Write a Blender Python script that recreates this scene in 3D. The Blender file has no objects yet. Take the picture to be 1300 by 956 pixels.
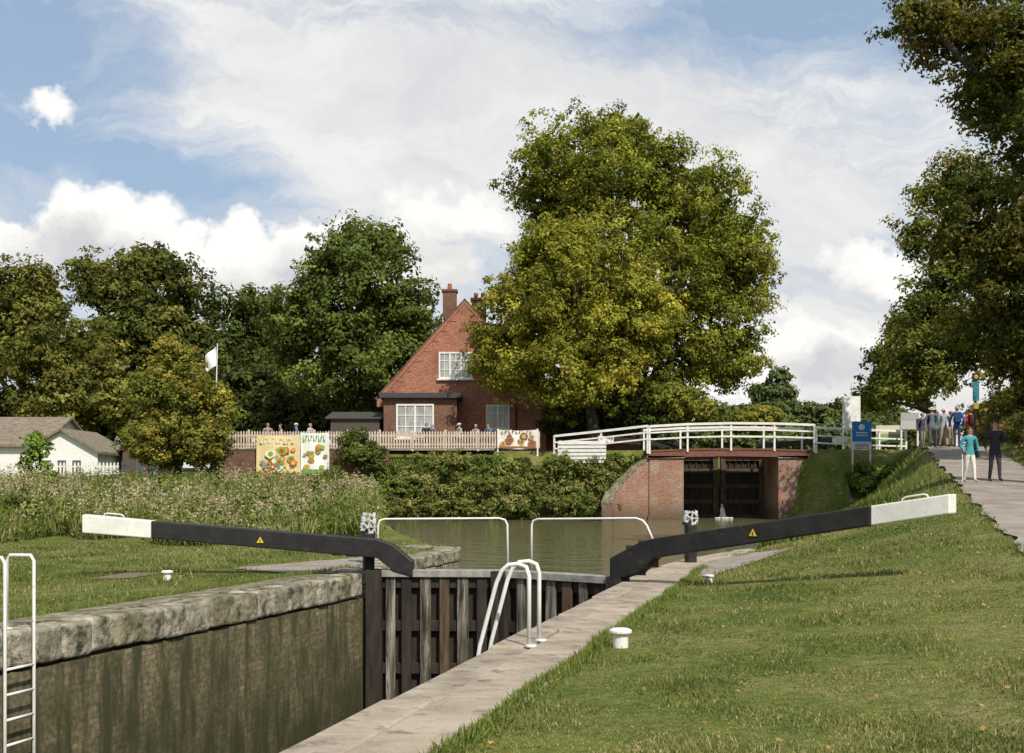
import bpy, bmesh, math, random
import numpy as np
from mathutils import Vector, Matrix
rng = np.random.default_rng(7); random.seed(7)
S = bpy.context.scene
COL = S.collection
# ------------------------------------------------------------------ survey helper
F, CX, HY, EYE = 1500., 650., 615., 1.7
def P(a, b, D):            # bearing/elevation reading at distance D -> world point
    return Vector(((a-CX)/F*D, D, EYE+(HY-b)/F*D))

# ------------------------------------------------------------------ materials
def nodes(name):
    m = bpy.data.materials.new(name); m.use_nodes = True
    nt = m.node_tree; nt.nodes.clear()
    o = nt.nodes.new('ShaderNodeOutputMaterial')
    b = nt.nodes.new('ShaderNodeBsdfPrincipled')
    nt.links.new(b.outputs[0], o.inputs[0])
    return m, nt, b, o
def N(nt, t, **k):
    n = nt.nodes.new(t)
    for a, v in k.items():
        if a in n.inputs.keys(): n.inputs[a].default_value = v
        else: setattr(n, a, v)
    return n
def ramp(nt, fac, cols, lo=.3, hi=.7):
    r = nt.nodes.new('ShaderNodeValToRGB'); e = r.color_ramp.elements
    n = len(cols)
    while len(e) < n: e.new(.5)
    for i, c in enumerate(cols):
        e[i].position = lo+(hi-lo)*i/max(1, n-1); e[i].color = (*c, 1)
    nt.links.new(fac, r.inputs[0]); return r.outputs[0]
def coords(nt, coord, stretch):
    tc = nt.nodes.new('ShaderNodeTexCoord'); mp = nt.nodes.new('ShaderNodeMapping')
    mp.inputs['Scale'].default_value = stretch
    nt.links.new(tc.outputs[coord], mp.inputs[0]); return mp.outputs[0]
def mix(nt, a, b, fac, mode='MIX'):
    m = nt.nodes.new('ShaderNodeMix'); m.data_type = 'RGBA'; m.blend_type = mode
    for s, v in ((m.inputs[0], fac), (m.inputs[6], a), (m.inputs[7], b)):
        if hasattr(v, 'links') : nt.links.new(v, s)
        else: s.default_value = v if not isinstance(v, tuple) else (*v, 1)[:4]
    return m.outputs[2]
def bump(nt, b, h, st, dist=.02):
    bp = nt.nodes.new('ShaderNodeBump'); bp.inputs['Strength'].default_value = st
    bp.inputs['Distance'].default_value = dist
    nt.links.new(h, bp.inputs['Height']); nt.links.new(bp.outputs[0], b.inputs['Normal'])
def M(name, cols, scale=5, rough=.8, bmp=.2, bscale=None, coord='Object', detail=6, stretch=(1,1,1),
      spec=.3, metal=0, dist=.02, lo=.3, hi=.7, second=None):
    m, nt, b, o = nodes(name)
    v = coords(nt, coord, stretch)
    n = N(nt, 'ShaderNodeTexNoise', Scale=scale, Detail=detail, Roughness=.6)
    nt.links.new(v, n.inputs['Vector'])
    c = ramp(nt, n.outputs[0], cols, lo, hi)
    if second:   # (color, scale, lo, hi)
        n3 = N(nt, 'ShaderNodeTexNoise', Scale=second[1], Detail=6, Roughness=.7)
        nt.links.new(v, n3.inputs['Vector'])
        f = ramp(nt, n3.outputs[0], [(0,0,0), (1,1,1)], second[2], second[3])
        c = mix(nt, c, second[0], f)
    nt.links.new(c, b.inputs['Base Color'])
    b.inputs['Roughness'].default_value = rough; b.inputs['Metallic'].default_value = metal
    b.inputs['Specular IOR Level'].default_value = spec
    if bmp:
        n2 = N(nt, 'ShaderNodeTexNoise', Scale=bscale or scale*6, Detail=4)
        nt.links.new(v, n2.inputs['Vector']); bump(nt, b, n2.outputs[0], bmp, dist)
    return m
def brickmat(name, c1, c2, mortar, dirt, dirtf=(.45,.75), bw=.225, bh=.075, algae=None, ms=.008, streak=None):
    m, nt, b, o = nodes(name)
    v = coords(nt, 'UV', (1,1,1))
    br = N(nt, 'ShaderNodeTexBrick', Scale=1.0)
    br.inputs['Color1'].default_value = (*c1,1); br.inputs['Color2'].default_value = (*c2,1)
    br.inputs['Mortar'].default_value = (*mortar,1)
    br.inputs['Mortar Size'].default_value = ms
    br.inputs['Brick Width'].default_value = bw; br.inputs['Row Height'].default_value = bh
    wn=N(nt,'ShaderNodeTexNoise',Scale=3,Detail=3); nt.links.new(v,wn.inputs['Vector'])
    va=nt.nodes.new('ShaderNodeVectorMath'); va.operation='MULTIPLY_ADD'; nt.links.new(wn.outputs['Color'],va.inputs[0]); va.inputs[1].default_value=(.03,.03,0); nt.links.new(v,va.inputs[2])
    nt.links.new(va.outputs[0], br.inputs['Vector'])
    n = N(nt, 'ShaderNodeTexNoise', Scale=.9, Detail=7, Roughness=.7); nt.links.new(v, n.inputs['Vector'])
    f = ramp(nt, n.outputs[0], [(0,0,0),(1,1,1)], *dirtf)
    c = mix(nt, br.outputs[0], dirt, f)
    n2 = N(nt, 'ShaderNodeTexNoise', Scale=14, Detail=4); nt.links.new(v, n2.inputs['Vector'])
    g = ramp(nt, n2.outputs[0], [(.5,.5,.5),(1.3,1.3,1.3)], .3,.7)
    c = mix(nt, c, g, 1.0, 'MULTIPLY')
    if streak:
        mp = nt.nodes.new('ShaderNodeMapping'); mp.inputs['Scale'].default_value=(2.6,.35,1); nt.links.new(v, mp.inputs[0])
        n4 = N(nt, 'ShaderNodeTexNoise', Scale=1.6, Detail=7, Roughness=.7); nt.links.new(mp.outputs[0], n4.inputs['Vector'])
        f4 = ramp(nt, n4.outputs[0], [(0,0,0),(1,1,1)], .44,.58); c = mix(nt, c, streak, f4)
    if algae:
        ge = nt.nodes.new('ShaderNodeNewGeometry'); sp = nt.nodes.new('ShaderNodeSeparateXYZ')
        nt.links.new(ge.outputs['Position'], sp.inputs[0])
        mr = nt.nodes.new('ShaderNodeMapRange'); mr.inputs[1].default_value = algae[1]; mr.inputs[2].default_value = algae[2]
        nt.links.new(sp.outputs[2], mr.inputs[0])
        ad = N(nt, 'ShaderNodeMath', operation='MULTIPLY'); nt.links.new(mr.outputs[0], ad.inputs[0]); nt.links.new(n.outputs[0], ad.inputs[1])
        ad2 = N(nt, 'ShaderNodeMath', operation='MULTIPLY'); nt.links.new(ad.outputs[0], ad2.inputs[0]); ad2.inputs[1].default_value = 1.8; ad2.use_clamp = True
        c = mix(nt, c, algae[0], ad2.outputs[0])
    nt.links.new(c, b.inputs['Base Color']); b.inputs['Roughness'].default_value = .9
    b.inputs['Specular IOR Level'].default_value = .2
    bump(nt, b, br.outputs['Fac'], -.5, .01)
    return m
def leafmat(name, trans=.3):
    m, nt, b, o = nodes(name); nt.nodes.remove(b)
    a = nt.nodes.new('ShaderNodeAttribute'); a.attribute_name = 'col'
    d = nt.nodes.new('ShaderNodeBsdfDiffuse'); nt.links.new(a.outputs['Color'], d.inputs[0])
    t = nt.nodes.new('ShaderNodeBsdfTranslucent')
    c = mix(nt, a.outputs['Color'], (1.4,1.5,.6,1), 1.0, 'MULTIPLY')
    nt.links.new(c, t.inputs[0])
    x = nt.nodes.new('ShaderNodeMixShader'); x.inputs[0].default_value = trans
    nt.links.new(d.outputs[0], x.inputs[1]); nt.links.new(t.outputs[0], x.inputs[2])
    nt.links.new(x.outputs[0], o.inputs[0]); return m

WHITE = M('white_paint', [(.60,.59,.55),(.78,.77,.73)], 3, .5, .1, 30, second=((.35,.33,.27), 9, .58,.78))
BLACK = M('black_paint', [(.012,.012,.013),(.028,.026,.025)], 4, .5, .15, 30, second=((.10,.09,.075), 7, .60,.85))
DARKW = M('gate_timber', [(.012,.010,.008),(.045,.036,.026)], 3, .7, .4, 20, stretch=(3,3,.5))
GREYW = M('weathered_plank', [(.03,.026,.02),(.12,.105,.08),(.30,.285,.25)], 3.0, .8, .5, 18, stretch=(4,4,.35), lo=.35, hi=.66, second=((.02,.017,.012),2.5,.5,.62))
BROWNW = M('brown_plank', [(.025,.018,.012),(.085,.055,.032),(.13,.09,.06)], 3.5, .8, .5, 18, stretch=(4,4,.45))
def stonem(n,k,w=1.0): return M(n, [(.10*k,.09*k,.06*k*w),(.24*k,.215*k,.16*k*w),(.40*k,.365*k,.30*k*w)], 3.2, .9, .9, 9, dist=.05, second=((.045,.047,.024), 5, .49,.64))
STONE = stonem('coping_stone',1.0); STONE2=stonem('coping_stone_pale',1.15); STONE3=stonem('coping_stone_brown',.8,.85)
CONC = M('worn_concrete', [(.22,.18,.135),(.34,.285,.22),(.42,.36,.28)], 1.6, .9, .6, 40, second=((.13,.105,.075), 3.3, .53,.72))
CONC2 = M('worn_concrete_slab', [(.20,.165,.125),(.31,.26,.205),(.38,.33,.26)], 2.1, .9, .6, 40, second=((.10,.09,.06), 5, .52,.70))
GRAVEL = M('gravel', [(.20,.17,.145),(.30,.26,.225),(.37,.33,.285)], 1.3, .95, .6, 60, second=((.13,.11,.09), 70, .5,.62))
LOCKBR = brickmat('lock_brick', (.20,.16,.095),(.30,.24,.15),(.16,.135,.085),(.11,.10,.05), (.38,.62), algae=((.035,.038,.016), -.5, -3.0), bw=.235, bh=.08, ms=.007, streak=(.055,.055,.028))
REDBR = brickmat('red_brick', (.30,.105,.06),(.43,.18,.11),(.30,.21,.16),(.19,.08,.05), (.48,.8))
ABBR = brickmat('abutment_brick', (.24,.11,.07),(.36,.18,.12),(.30,.25,.20),(.36,.30,.25), (.48,.70), algae=((.06,.05,.035), .9, -.4))
DKBR = brickmat('brown_brick', (.15,.08,.05),(.22,.115,.075),(.14,.10,.08),(.09,.055,.04))
TILE = brickmat('roof_tile', (.10,.05,.035),(.15,.08,.055),(.03,.02,.02),(.07,.06,.04), bw=.2, bh=.12)
GLASS = M('window_glass', [(.04,.045,.05),(.12,.13,.14)], 1.2, .12, 0, spec=.6)
CURT = M('curtained_glass', [(.16,.17,.18),(.46,.46,.45)], 1.6, .15, 0, spec=.6, stretch=(3,1,.6))
IRON = M('dark_iron', [(.02,.02,.02),(.06,.055,.05)], 8, .5, .3, metal=.5)
BARK = M('bark', [(.04,.03,.02),(.10,.08,.06)], 5, .95, .6, stretch=(4,4,.8))
LEAF = leafmat('foliage',.26); GRASSM = leafmat('grass_blade', .22)
YEL = M('yellow_enamel', [(.6,.4,.02),(.7,.5,.04)], 3, .5, 0)
PICK = M('picket_wood', [(.42,.34,.27),(.60,.51,.42)], 3, .8, .2)
def flat(name, c, rough=.7, v=.2):
    return M(name, [tuple(x*(1-v) for x in c), tuple(min(1,x*(1+v)) for x in c)], 12, rough, .15, 60)

# ------------------------------------------------------------------ mesh builder
class MB:
    def __init__(s): s.v=[]; s.f=[]; s.m=[]
    def add(s, vs, fs, mi=0):
        o=len(s.v); s.v += [tuple(x) for x in vs]
        for f in fs: s.f.append([o+i for i in f]); s.m.append(mi)
    def hexa(s, b, t, mi=0):
        s.add(list(b)+list(t), [(3,2,1,0),(4,5,6,7),(0,1,5,4),(1,2,6,5),(2,3,7,6),(3,0,4,7)], mi)
    def box(s, c, size, rz=0, mi=0, rx=0):
        R = Matrix.Rotation(rz,3,'Z') @ Matrix.Rotation(rx,3,'X'); c=Vector(c); hx,hy,hz=[q/2 for q in size]
        q=[(-hx,-hy),(hx,-hy),(hx,hy),(-hx,hy)]
        s.hexa([c+R@Vector((a,b,-hz)) for a,b in q],[c+R@Vector((a,b,hz)) for a,b in q],mi)
    def beam(s, p, q, w, h, mi=0):
        p=Vector(p); q=Vector(q); d=(q-p).normalized()
        up=Vector((0,0,1)) if abs(d.z)<.95 else Vector((0,1,0))
        n=d.cross(up).normalized()*w/2; u=n.cross(d).normalized()*h/2
        s.hexa([p-n-u,p+n-u,q+n-u,q-n-u],[p-n+u,p+n+u,q+n+u,q-n+u],mi)
    def tube(s, path, r, mi=0, n=8, caps=True):
        path=[Vector(p) for p in path]; k=len(path)
        rs = r if isinstance(r,(list,tuple)) else [r]*k
        vs=[]; prev=None
        for i,p in enumerate(path):
            d=(path[min(i+1,k-1)]-path[max(i-1,0)]).normalized()
            if prev is None:
                a=Vector((1,0,0)) if abs(d.x)<.8 else Vector((0,1,0))
                u=d.cross(a).normalized()
            else: u=(prev-d*prev.dot(d)).normalized()
            prev=u; w=d.cross(u)
            for j in range(n):
                t=2*math.pi*j/n; vs.append(p+(u*math.cos(t)+w*math.sin(t))*rs[i])
        fs=[(i*n+j, i*n+(j+1)%n, (i+1)*n+(j+1)%n, (i+1)*n+j) for i in range(k-1) for j in range(n)]
        if caps: fs += [tuple(range(n-1,-1,-1)), tuple((k-1)*n+j for j in range(n))]
        s.add(vs,fs,mi)
    def sphere(s, c, r, mi=0, n=10, m=7, keep=None):
        if not isinstance(r,(tuple,list)): r=(r,r,r)
        vs=[];
        for i in range(m+1):
            th=math.pi*i/m
            for j in range(n):
                ph=2*math.pi*j/n; vs.append((c[0]+r[0]*math.sin(th)*math.cos(ph), c[1]+r[1]*math.sin(th)*math.sin(ph), c[2]+r[2]*math.cos(th)))
        fs=[(i*n+j,(i+1)*n+j,(i+1)*n+(j+1)%n,i*n+(j+1)%n) for i in range(m) for j in range(n)]
        if keep: fs=[f for f in fs if keep(sum((Vector(vs[q]) for q in f),Vector())/4-Vector(c))]
        s.add(vs,fs,mi)
    def poly(s, pts, mi=0): s.add(pts,[tuple(range(len(pts)))],mi)
    def prism(s, poly, d, mi=0):
        d=Vector(d); n=len(poly); a=[Vector(p) for p in poly]
        s.add(a+[p+d for p in a],[tuple(range(n-1,-1,-1)),tuple(range(n,2*n))]+[(i,(i+1)%n,n+(i+1)%n,n+i) for i in range(n)],mi)
    def obj(s, name, mats, bevel=0, smooth=False, recenter=True, seg=2):
        me=bpy.data.meshes.new(name); me.from_pydata(s.v,[],s.f)
        for m in (mats if isinstance(mats,(list,tuple)) else [mats]): me.materials.append(m)
        me.polygons.foreach_set('material_index',s.m)
        if smooth: me.polygons.foreach_set('use_smooth',[True]*len(me.polygons))
        bm=bmesh.new(); bm.from_mesh(me); bmesh.ops.recalc_face_normals(bm,faces=bm.faces)
        uvl=bm.loops.layers.uv.new('UVMap')
        for f in bm.faces:
            n=f.normal
            if abs(n.z)>.75:
                for l in f.loops: l[uvl].uv=(l.vert.co.x,l.vert.co.y)
            else:
                t=Vector((-n.y,n.x,0)).normalized()
                for l in f.loops: l[uvl].uv=(l.vert.co.dot(t), l.vert.co.z/max(.3,math.sqrt(1-n.z*n.z)))
        bm.to_mesh(me); bm.free()
        ob=bpy.data.objects.new(name,me); COL.objects.link(ob)
        if recenter: center(ob)
        if bevel:
            b=ob.modifiers.new('bevel','BEVEL'); b.width=bevel; b.segments=seg; b.limit_method='ANGLE'; b.angle_limit=math.radians(35)
        return ob
def bounds(me):
    a=np.empty(len(me.vertices)*3,dtype=np.float32); me.vertices.foreach_get('co',a); a=a.reshape(-1,3)
    return a.min(0),a.max(0)
def center(ob):
    lo,hi=bounds(ob.data); c=Vector(((lo[0]+hi[0])/2,(lo[1]+hi[1])/2,lo[2]))
    ob.data.transform(Matrix.Translation(-c)); ob.location=c
def group(name, parts):
    lo=np.array([1e9]*3); hi=-lo
    for p in parts:
        a,b=bounds(p.data); L=np.array(p.location); lo=np.minimum(lo,a+L); hi=np.maximum(hi,b+L)
    e=bpy.data.objects.new(name,None); COL.objects.link(e); e.empty_display_size=.3
    e.location=((lo[0]+hi[0])/2,(lo[1]+hi[1])/2,lo[2])
    for p in parts: p.parent=e; p.location=Vector(p.location)-Vector(e.location)
    return e
NQ=[0]
def diamonds(name, C, A, B, col, mat, recenter=True):
    n=len(C); NQ[0]+=n; V=np.empty((n,4,3),dtype=np.float32)
    V[:,0]=C-A; V[:,1]=C+B; V[:,2]=C+A; V[:,3]=C-B
    me=bpy.data.meshes.new(name); me.vertices.add(4*n); me.vertices.foreach_set('co',V.ravel())
    me.loops.add(4*n); me.loops.foreach_set('vertex_index',np.arange(4*n,dtype=np.int32))
    me.polygons.add(n); me.polygons.foreach_set('loop_start',np.arange(0,4*n,4,dtype=np.int32))
    try: me.polygons.foreach_set('loop_total',np.full(n,4,dtype=np.int32))
    except Exception: pass
    me.update(calc_edges=True)
    at=me.attributes.new('col','FLOAT_COLOR','POINT')
    c4=np.ones((n,4,4),dtype=np.float32); c4[:,:,:3]=np.clip(col,0,1)[:,None,:]
    at.data.foreach_set('color',c4.ravel())
    me.materials.append(mat)
    ob=bpy.data.objects.new(name,me); COL.objects.link(ob)
    if recenter: center(ob)
    return ob
def rdir(n):
    v=rng.normal(size=(n,3)); return v/np.linalg.norm(v,axis=1,keepdims=True)
def unit(v): return v/(np.linalg.norm(v,axis=-1,keepdims=True)+1e-9)
def leaves(name, C, Nn, size, col, asp=.6):
    n=len(C); t=unit(np.cross(Nn, rdir(n))); b=np.cross(Nn,t)
    s=size[:,None]*.5
    return diamonds(name, C, t*s, b*s*asp, col, LEAF)
GF=1.5
def crown(name, ells, bough=1.6, sub=.6, leaf=.26, dens=1.0, base=(.07,.10,.02), alt=(.14,.15,.02), altp=.3, nsub=12, nleaf=24, core=True, flatb=.8):
    Cs=[];Ns=[];Ss=[];Ks=[]; bps=[]
    base=np.array(base)*GF; alt=np.array(alt)*GF; leaf*=1.12
    for (c,r) in ells:
        c=np.array(c,dtype=float); r=np.array(r if hasattr(r,'__len__') else (r,r,r),dtype=float)
        ar=4*math.pi*((r[0]*r[1])**1.6/3+(r[0]*r[2])**1.6/3+(r[1]*r[2])**1.6/3)**(1/1.6)
        nb=max(6,int(ar/(bough**2*2.0)*dens))
        d=rdir(nb)
        rad=rng.uniform(.68,1.08,nb)[:,None]
        bp=c+d*(r-bough*.45)*rad; bps.append(bp)
        bs=bough*rng.uniform(.6,1.25,nb)
        tone=rng.uniform(.62,1.25,nb); am=(rng.random(nb)<altp)*rng.uniform(.3,1,nb)
        D=rdir(nb*nsub).reshape(nb,nsub,3); D[...,2]=D[...,2]*.9+.12
        sp=bp[:,None]+D*(bs[:,None,None]*rng.uniform(.45,1.05,(nb,nsub,1)))*np.array([1,1,flatb])
        ss=sub*rng.uniform(.6,1.3,(nb,nsub))
        st=rng.uniform(.78,1.18,(nb,nsub))
        L=rdir(nb*nsub*nleaf).reshape(nb,nsub,nleaf,3)
        q=sp[:,:,None]+L*ss[:,:,None,None]*rng.uniform(.35,1.15,(nb,nsub,nleaf,1))*np.array([1,1,.7])
        nn=L*.8+D[:,:,None]*.6+rng.normal(size=L.shape)*.38+np.array([0,0,.35])
        k=base[None,:]*(1-am[:,None])+alt[None,:]*am[:,None]
        kk=k[:,None,None,:]*(tone[:,None,None]*st[:,:,None]*rng.uniform(.78,1.22,(nb,nsub,nleaf)))[...,None]
        Cs.append(q.reshape(-1,3)); Ns.append(nn.reshape(-1,3)); Ks.append(kk.reshape(-1,3))
        Ss.append(leaf*rng.uniform(.6,1.3,nb*nsub*nleaf))
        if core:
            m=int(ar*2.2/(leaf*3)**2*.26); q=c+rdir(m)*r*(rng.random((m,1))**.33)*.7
            Cs.append(q); Ns.append(rdir(m)); Ks.append(np.tile(base*.45,(m,1))*rng.uniform(.7,1.2,(m,1))); Ss.append(np.full(m,leaf*3.0))  # added filler leaves: block sky light, colour darkened as shade inside the crown
    C=np.concatenate(Cs);Nn=unit(np.concatenate(Ns));Sz=np.concatenate(Ss);K=np.concatenate(Ks)
    return leaves(name,C,Nn,Sz,K), np.concatenate(bps)
def E(a,b,D,r,rz=None,ry=None):
    c=P(a,b,D); k=D/F
    return ((c.x,c.y,c.z),(r*k,(ry or r)*k,(rz or r)*k))
def tree(name, ells, foot, tr=.35, **kw):
    cr,bp=crown('crown',ells,**kw)
    mb=MB(); foot=Vector(foot)
    top=Vector(np.mean([e[0] for e in ells],axis=0)); fork=foot.lerp(top,.45); fork.x=foot.x*.6+fork.x*.4; fork.y=foot.y*.6+fork.y*.4
    mb.tube([foot+Vector((0,0,-.3)),foot+Vector((.03,0,.5)),foot.lerp(fork,.5)+Vector((.12,0,0)),fork],[tr*1.4,tr,tr*.85,tr*.7],0,10)
    for e in ells:
        c=Vector(e[0]); mid=fork.lerp(c,.5)+Vector((random.uniform(-.4,.4),random.uniform(-.4,.4),.2))
        mb.tube([fork,mid,c],[tr*.55,tr*.35,tr*.2],0,7)
    for i in rng.choice(len(bp),min(len(bp),28),replace=False):
        b=Vector(bp[i]); e=min(ells,key=lambda e:(Vector(e[0])-b).length); c=Vector(e[0])
        mb.tube([c,c.lerp(b,.5)+Vector((0,0,.2)),b],[tr*.2,tr*.12,tr*.05],0,5)
    t=mb.obj('trunk',BARK,smooth=True)
    return group(name,[t,cr])

# ------------------------------------------------------------------ terrain
def L(Y): return -2.75+.323*(Y-22.2)
def R(Y): return 1.95+.26*(Y-20.5)
POUND=[(-2.75,22.2),(-2.3,25.5),(-1.25,30),(-1.9,33),(-3.3,38),(-5.5,50),(-6.9,58),(-7.1,65),(5.3,65.2),(9.5,66),(9.5,69.8),(14.75,69.8),(14.75,66),(18.3,62.8),(15.4,55),(10.2,42),(7.2,32),(4.9,28.5),(3.0,24),(1.95,20.5),(-.2,22.1)]
def sdist(X,Y,poly=POUND):
    X=np.asarray(X,float);Y=np.asarray(Y,float); d=np.full(X.shape,1e9); ins=np.zeros(X.shape,bool)
    n=len(poly)
    for i in range(n):
        x0,y0=poly[i];x1,y1=poly[(i+1)%n]; ex,ey=x1-x0,y1-y0
        t=np.clip(((X-x0)*ex+(Y-y0)*ey)/(ex*ex+ey*ey),0,1)
        d=np.minimum(d,np.hypot(X-x0-t*ex,Y-y0-t*ey))
        c=((y0>Y)!=(y1>Y))&(X<(x1-x0)*(Y-y0)/((y1-y0) if y1!=y0 else 1e-9)+x0); ins^=c
    return np.where(ins,-d,d)
def pathz(Y): return np.interp(Y,[-20,0,10,18.5,27,35,43,51,60,80],[.1,.15,.3,.65,1.15,1.75,2.5,3.3,3.65,3.75])
def Xe(Y): return np.interp(Y,[-20,0,18.5,35,51,62,90,400],[-2.6,2.4,8.03,13.2,17.9,21,28,90])
def Xr(Y): return np.where(Y<21,R(Y)+1.3,np.interp(Y,[21,24,30,42,55,62,66],[3.4,4.3,5.8,10.6,15.8,18.3,18.6]))
PL=3.65
def hz(X,Y):
    X=np.asarray(X,float);Y=np.asarray(Y,float)
    t=np.clip((X-Xr(Y))/np.maximum(Xe(Y)-Xr(Y),.5),0,1)
    zr=pathz(Y)*t**1.15
    zr=np.where(X>Xe(Y)+2.9,pathz(Y)+np.clip((X-Xe(Y)-2.9)*.3,0,1.1),zr)
    zl=np.interp(Y,[0,33,62,110,300],[0,0,1.75,3.2,5])
    z=np.where(X>Xr(Y)-.2,zr,zl)
    plate=np.clip((Y-66.9)/.4,0,1)*np.clip((X+17.4)/.4,0,1)
    pr=np.clip((Y-63.3)/2.2,0,1)*(X>14)
    z=np.where(plate>0,z*(1-plate)+PL*plate,z); z=np.where(pr>0,z*(1-pr)+PL*pr,z)
    hs=np.clip((Y-64.9)/2.3,0,1)*((X>-7.6)&(X<9))
    z=np.maximum(z,np.where(hs>0,hs*PL,-9))
    d=sdist(X,Y)
    slope=np.where(Y<31,6.,np.where((Y>60)&(X>4),8.,1.1))
    z=np.where(d>0,np.minimum(z,-.27+slope*d),-.32-np.minimum(-d*1.2,1.2))
    g=.05*np.sin(X*.7+1)*np.sin(Y*.5)*np.clip((d-1)/3,0,1)*np.clip((np.abs(X-(L(Y)+R(Y))/2)-5)/3,0,1)
    inpath=(X>Xe(Y)-.3)&(X<Xe(Y)+3.2)
    return z+np.where(inpath,0,g)
def H(x,y): return float(hz(np.array([x]),np.array([y]))[0])
def geo(a,b,s,g=1.35):
    o=[];x=a
    while abs(x)<abs(b): s*=g; x=x+s*(1 if b>a else -1); o.append(x)
    return o
xs=np.array(geo(-34,-1600,.4)[::-1]+list(np.arange(-34,34,.4))+geo(33.6,1600,.4))
ys=np.array(geo(-9,-300,.4)[::-1]+list(np.arange(-9,90,.4))+geo(89.6,2500,.4))
XX,YY=np.meshgrid(xs,ys); ZZ=hz(XX,YY); ZZ=np.where((XX>Xe(YY)-.05)&(XX<Xe(YY)+2.95),ZZ-.05,ZZ)
nx,ny=len(xs),len(ys)
idx=np.arange(nx*ny).reshape(ny,nx)
q=np.stack([idx[:-1,:-1],idx[:-1,1:],idx[1:,1:],idx[1:,:-1]],-1).reshape(-1,4)
cx=(XX[:-1,:-1]+XX[1:,1:]).ravel()/2; cy=(YY[:-1,:-1]+YY[1:,1:]).ravel()/2
hole=(cy>-8.6)&(cy<22.6)&(cx>L(cy)-.35)&(cx<R(cy)+.35)
q=q[~hole]
me=bpy.data.meshes.new('ground'); me.from_pydata(np.stack([XX.ravel(),YY.ravel(),ZZ.ravel()],1).tolist(),[],q.tolist())
me.polygons.foreach_set('use_smooth',[True]*len(me.polygons))
gm,nt,b,o=nodes('lawn')
v=coords(nt,'Object',(1,1,1))
n1=N(nt,'ShaderNodeTexNoise',Scale=.45,Detail=7,Roughness=.7);n2=N(nt,'ShaderNodeTexNoise',Scale=9,Detail=5,Roughness=.7)
for n in(n1,n2): nt.links.new(v,n.inputs['Vector'])
c1=ramp(nt,n1.outputs[0],[(.08,.115,.025),(.14,.16,.042),(.21,.19,.085)],.38,.64)
c2=ramp(nt,n2.outputs[0],[(.45,.45,.4),(1.2,1.2,1.1)],.3,.7)
nt.links.new(mix(nt,c1,c2,1.0,'MULTIPLY'),b.inputs['Base Color']); b.inputs['Roughness'].default_value=.95; b.inputs['Specular IOR Level'].default_value=.1
bump(nt,b,n2.outputs[0],.6,.05)
me.materials.append(gm); g=bpy.data.objects.new('ground',me); COL.objects.link(g)

def sheet(name,poly_rows,mat,dz):
    mb=MB(); rows=poly_rows; k=len(rows[0])
    vs=[(x,y,H(x,y)+dz) for r in rows for x,y in r]
    fs=[(i*k+j,i*k+j+1,(i+1)*k+j+1,(i+1)*k+j) for i in range(len(rows)-1) for j in range(k-1)]
    mb.add(vs,fs); return mb.obj(name,mat,smooth=True,recenter=False)
rows=[]
for Y in np.arange(-9,110,.4):
    e=float(Xe(Y)); w=2.8; jj=.07*math.sin(Y*1.9)+.05*math.sin(Y*4.3+1)+random.uniform(-.03,.03)
    rows.append([(e+jj,Y)]+[(e+w*t,Y) for t in(.25,.5,.75)]+[(e+w,Y)])
sheet('towpath',rows,GRAVEL,.012)
def patch(name,poly,mat,dz=.03):
    c=np.mean(poly,axis=0); n=60; pts=[]
    for i in range(n):
        t=i/n*len(poly); a=np.array(poly[int(t)%len(poly)]);b=np.array(poly[(int(t)+1)%len(poly)]); p=a+(b-a)*(t%1)
        p=c+(p-c)*(1+random.uniform(-.07,.07)); pts.append(p)
    mb=MB(); vs=[(c[0],c[1],H(*c)+dz)]
    for s in (.5,1):
        vs+=[(c[0]+(p[0]-c[0])*s,c[1]+(p[1]-c[1])*s,H(c[0]+(p[0]-c[0])*s,c[1]+(p[1]-c[1])*s)+dz*(1 if s<1 else .5)) for p in pts]
    fs=[(0,1+i,1+(i+1)%n) for i in range(n)]+[(1+i,1+n+i,1+n+(i+1)%n,1+(i+1)%n) for i in range(n)]
    mb.add(vs,fs); return mb.obj(name,mat,recenter=False)
PT=[[(2.95,21.8),(3.5,24.6),(4.5,27.2),(5.8,28.2),(6.4,27.0),(5.2,24.8),(4.2,23.0),(3.6,21.5)],[(-5.6,23.8),(-5.0,22.9),(-4.0,22.3),(-3.2,22.4),(-2.9,25.2),(-2.0,28.0),(-2.9,28.6),(-4.2,26.2),(-5.0,24.9)],[(-7.7,21.5),(-6.9,21.5),(-6.7,23.0),(-7.6,23.2)]]
patch('gravel_path',PT[0],GRAVEL,.035); patch('gravel_path',PT[1],GRAVEL,.035)
patch('bare_earth',PT[2],M('earth',[(.12,.085,.05),(.20,.155,.10)],6),.03)

# ------------------------------------------------------------------ water
def watermat(name,c,rip,st=.45,dist=.08):
    m,nt,b,o=nodes(name); v=coords(nt,'Object',(.8,1.3,1))
    n=N(nt,'ShaderNodeTexNoise',Scale=rip,Detail=4,Roughness=.6,Distortion=.6); nt.links.new(v,n.inputs['Vector'])
    b.inputs['Base Color'].default_value=(*c,1); b.inputs['Roughness'].default_value=.05; b.inputs['IOR'].default_value=1.36
    bump(nt,b,n.outputs[0],st,dist); return m
WAT=watermat('canal_water_surface',(.115,.112,.052),1.3,.9,.20)
mb=MB(); mb.poly([(x,y,-.25) for x,y in [(-2.72,22.25),(-2.7,25.5),(-1.65,30),(-2.4,33),(-3.9,38),(-6.1,50),(-7.4,58),(-7.5,65.4),(9.45,65.9),(9.45,69.6),(14.8,69.6),(14.8,66),(18.9,62.8),(16,54.8),(10.8,41.8),(7.7,31.8),(5.3,28.3),(3.3,24),(2.02,20.62),(-.2,22.2)]]); mb.obj('canal_water',WAT,recenter=False)
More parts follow.
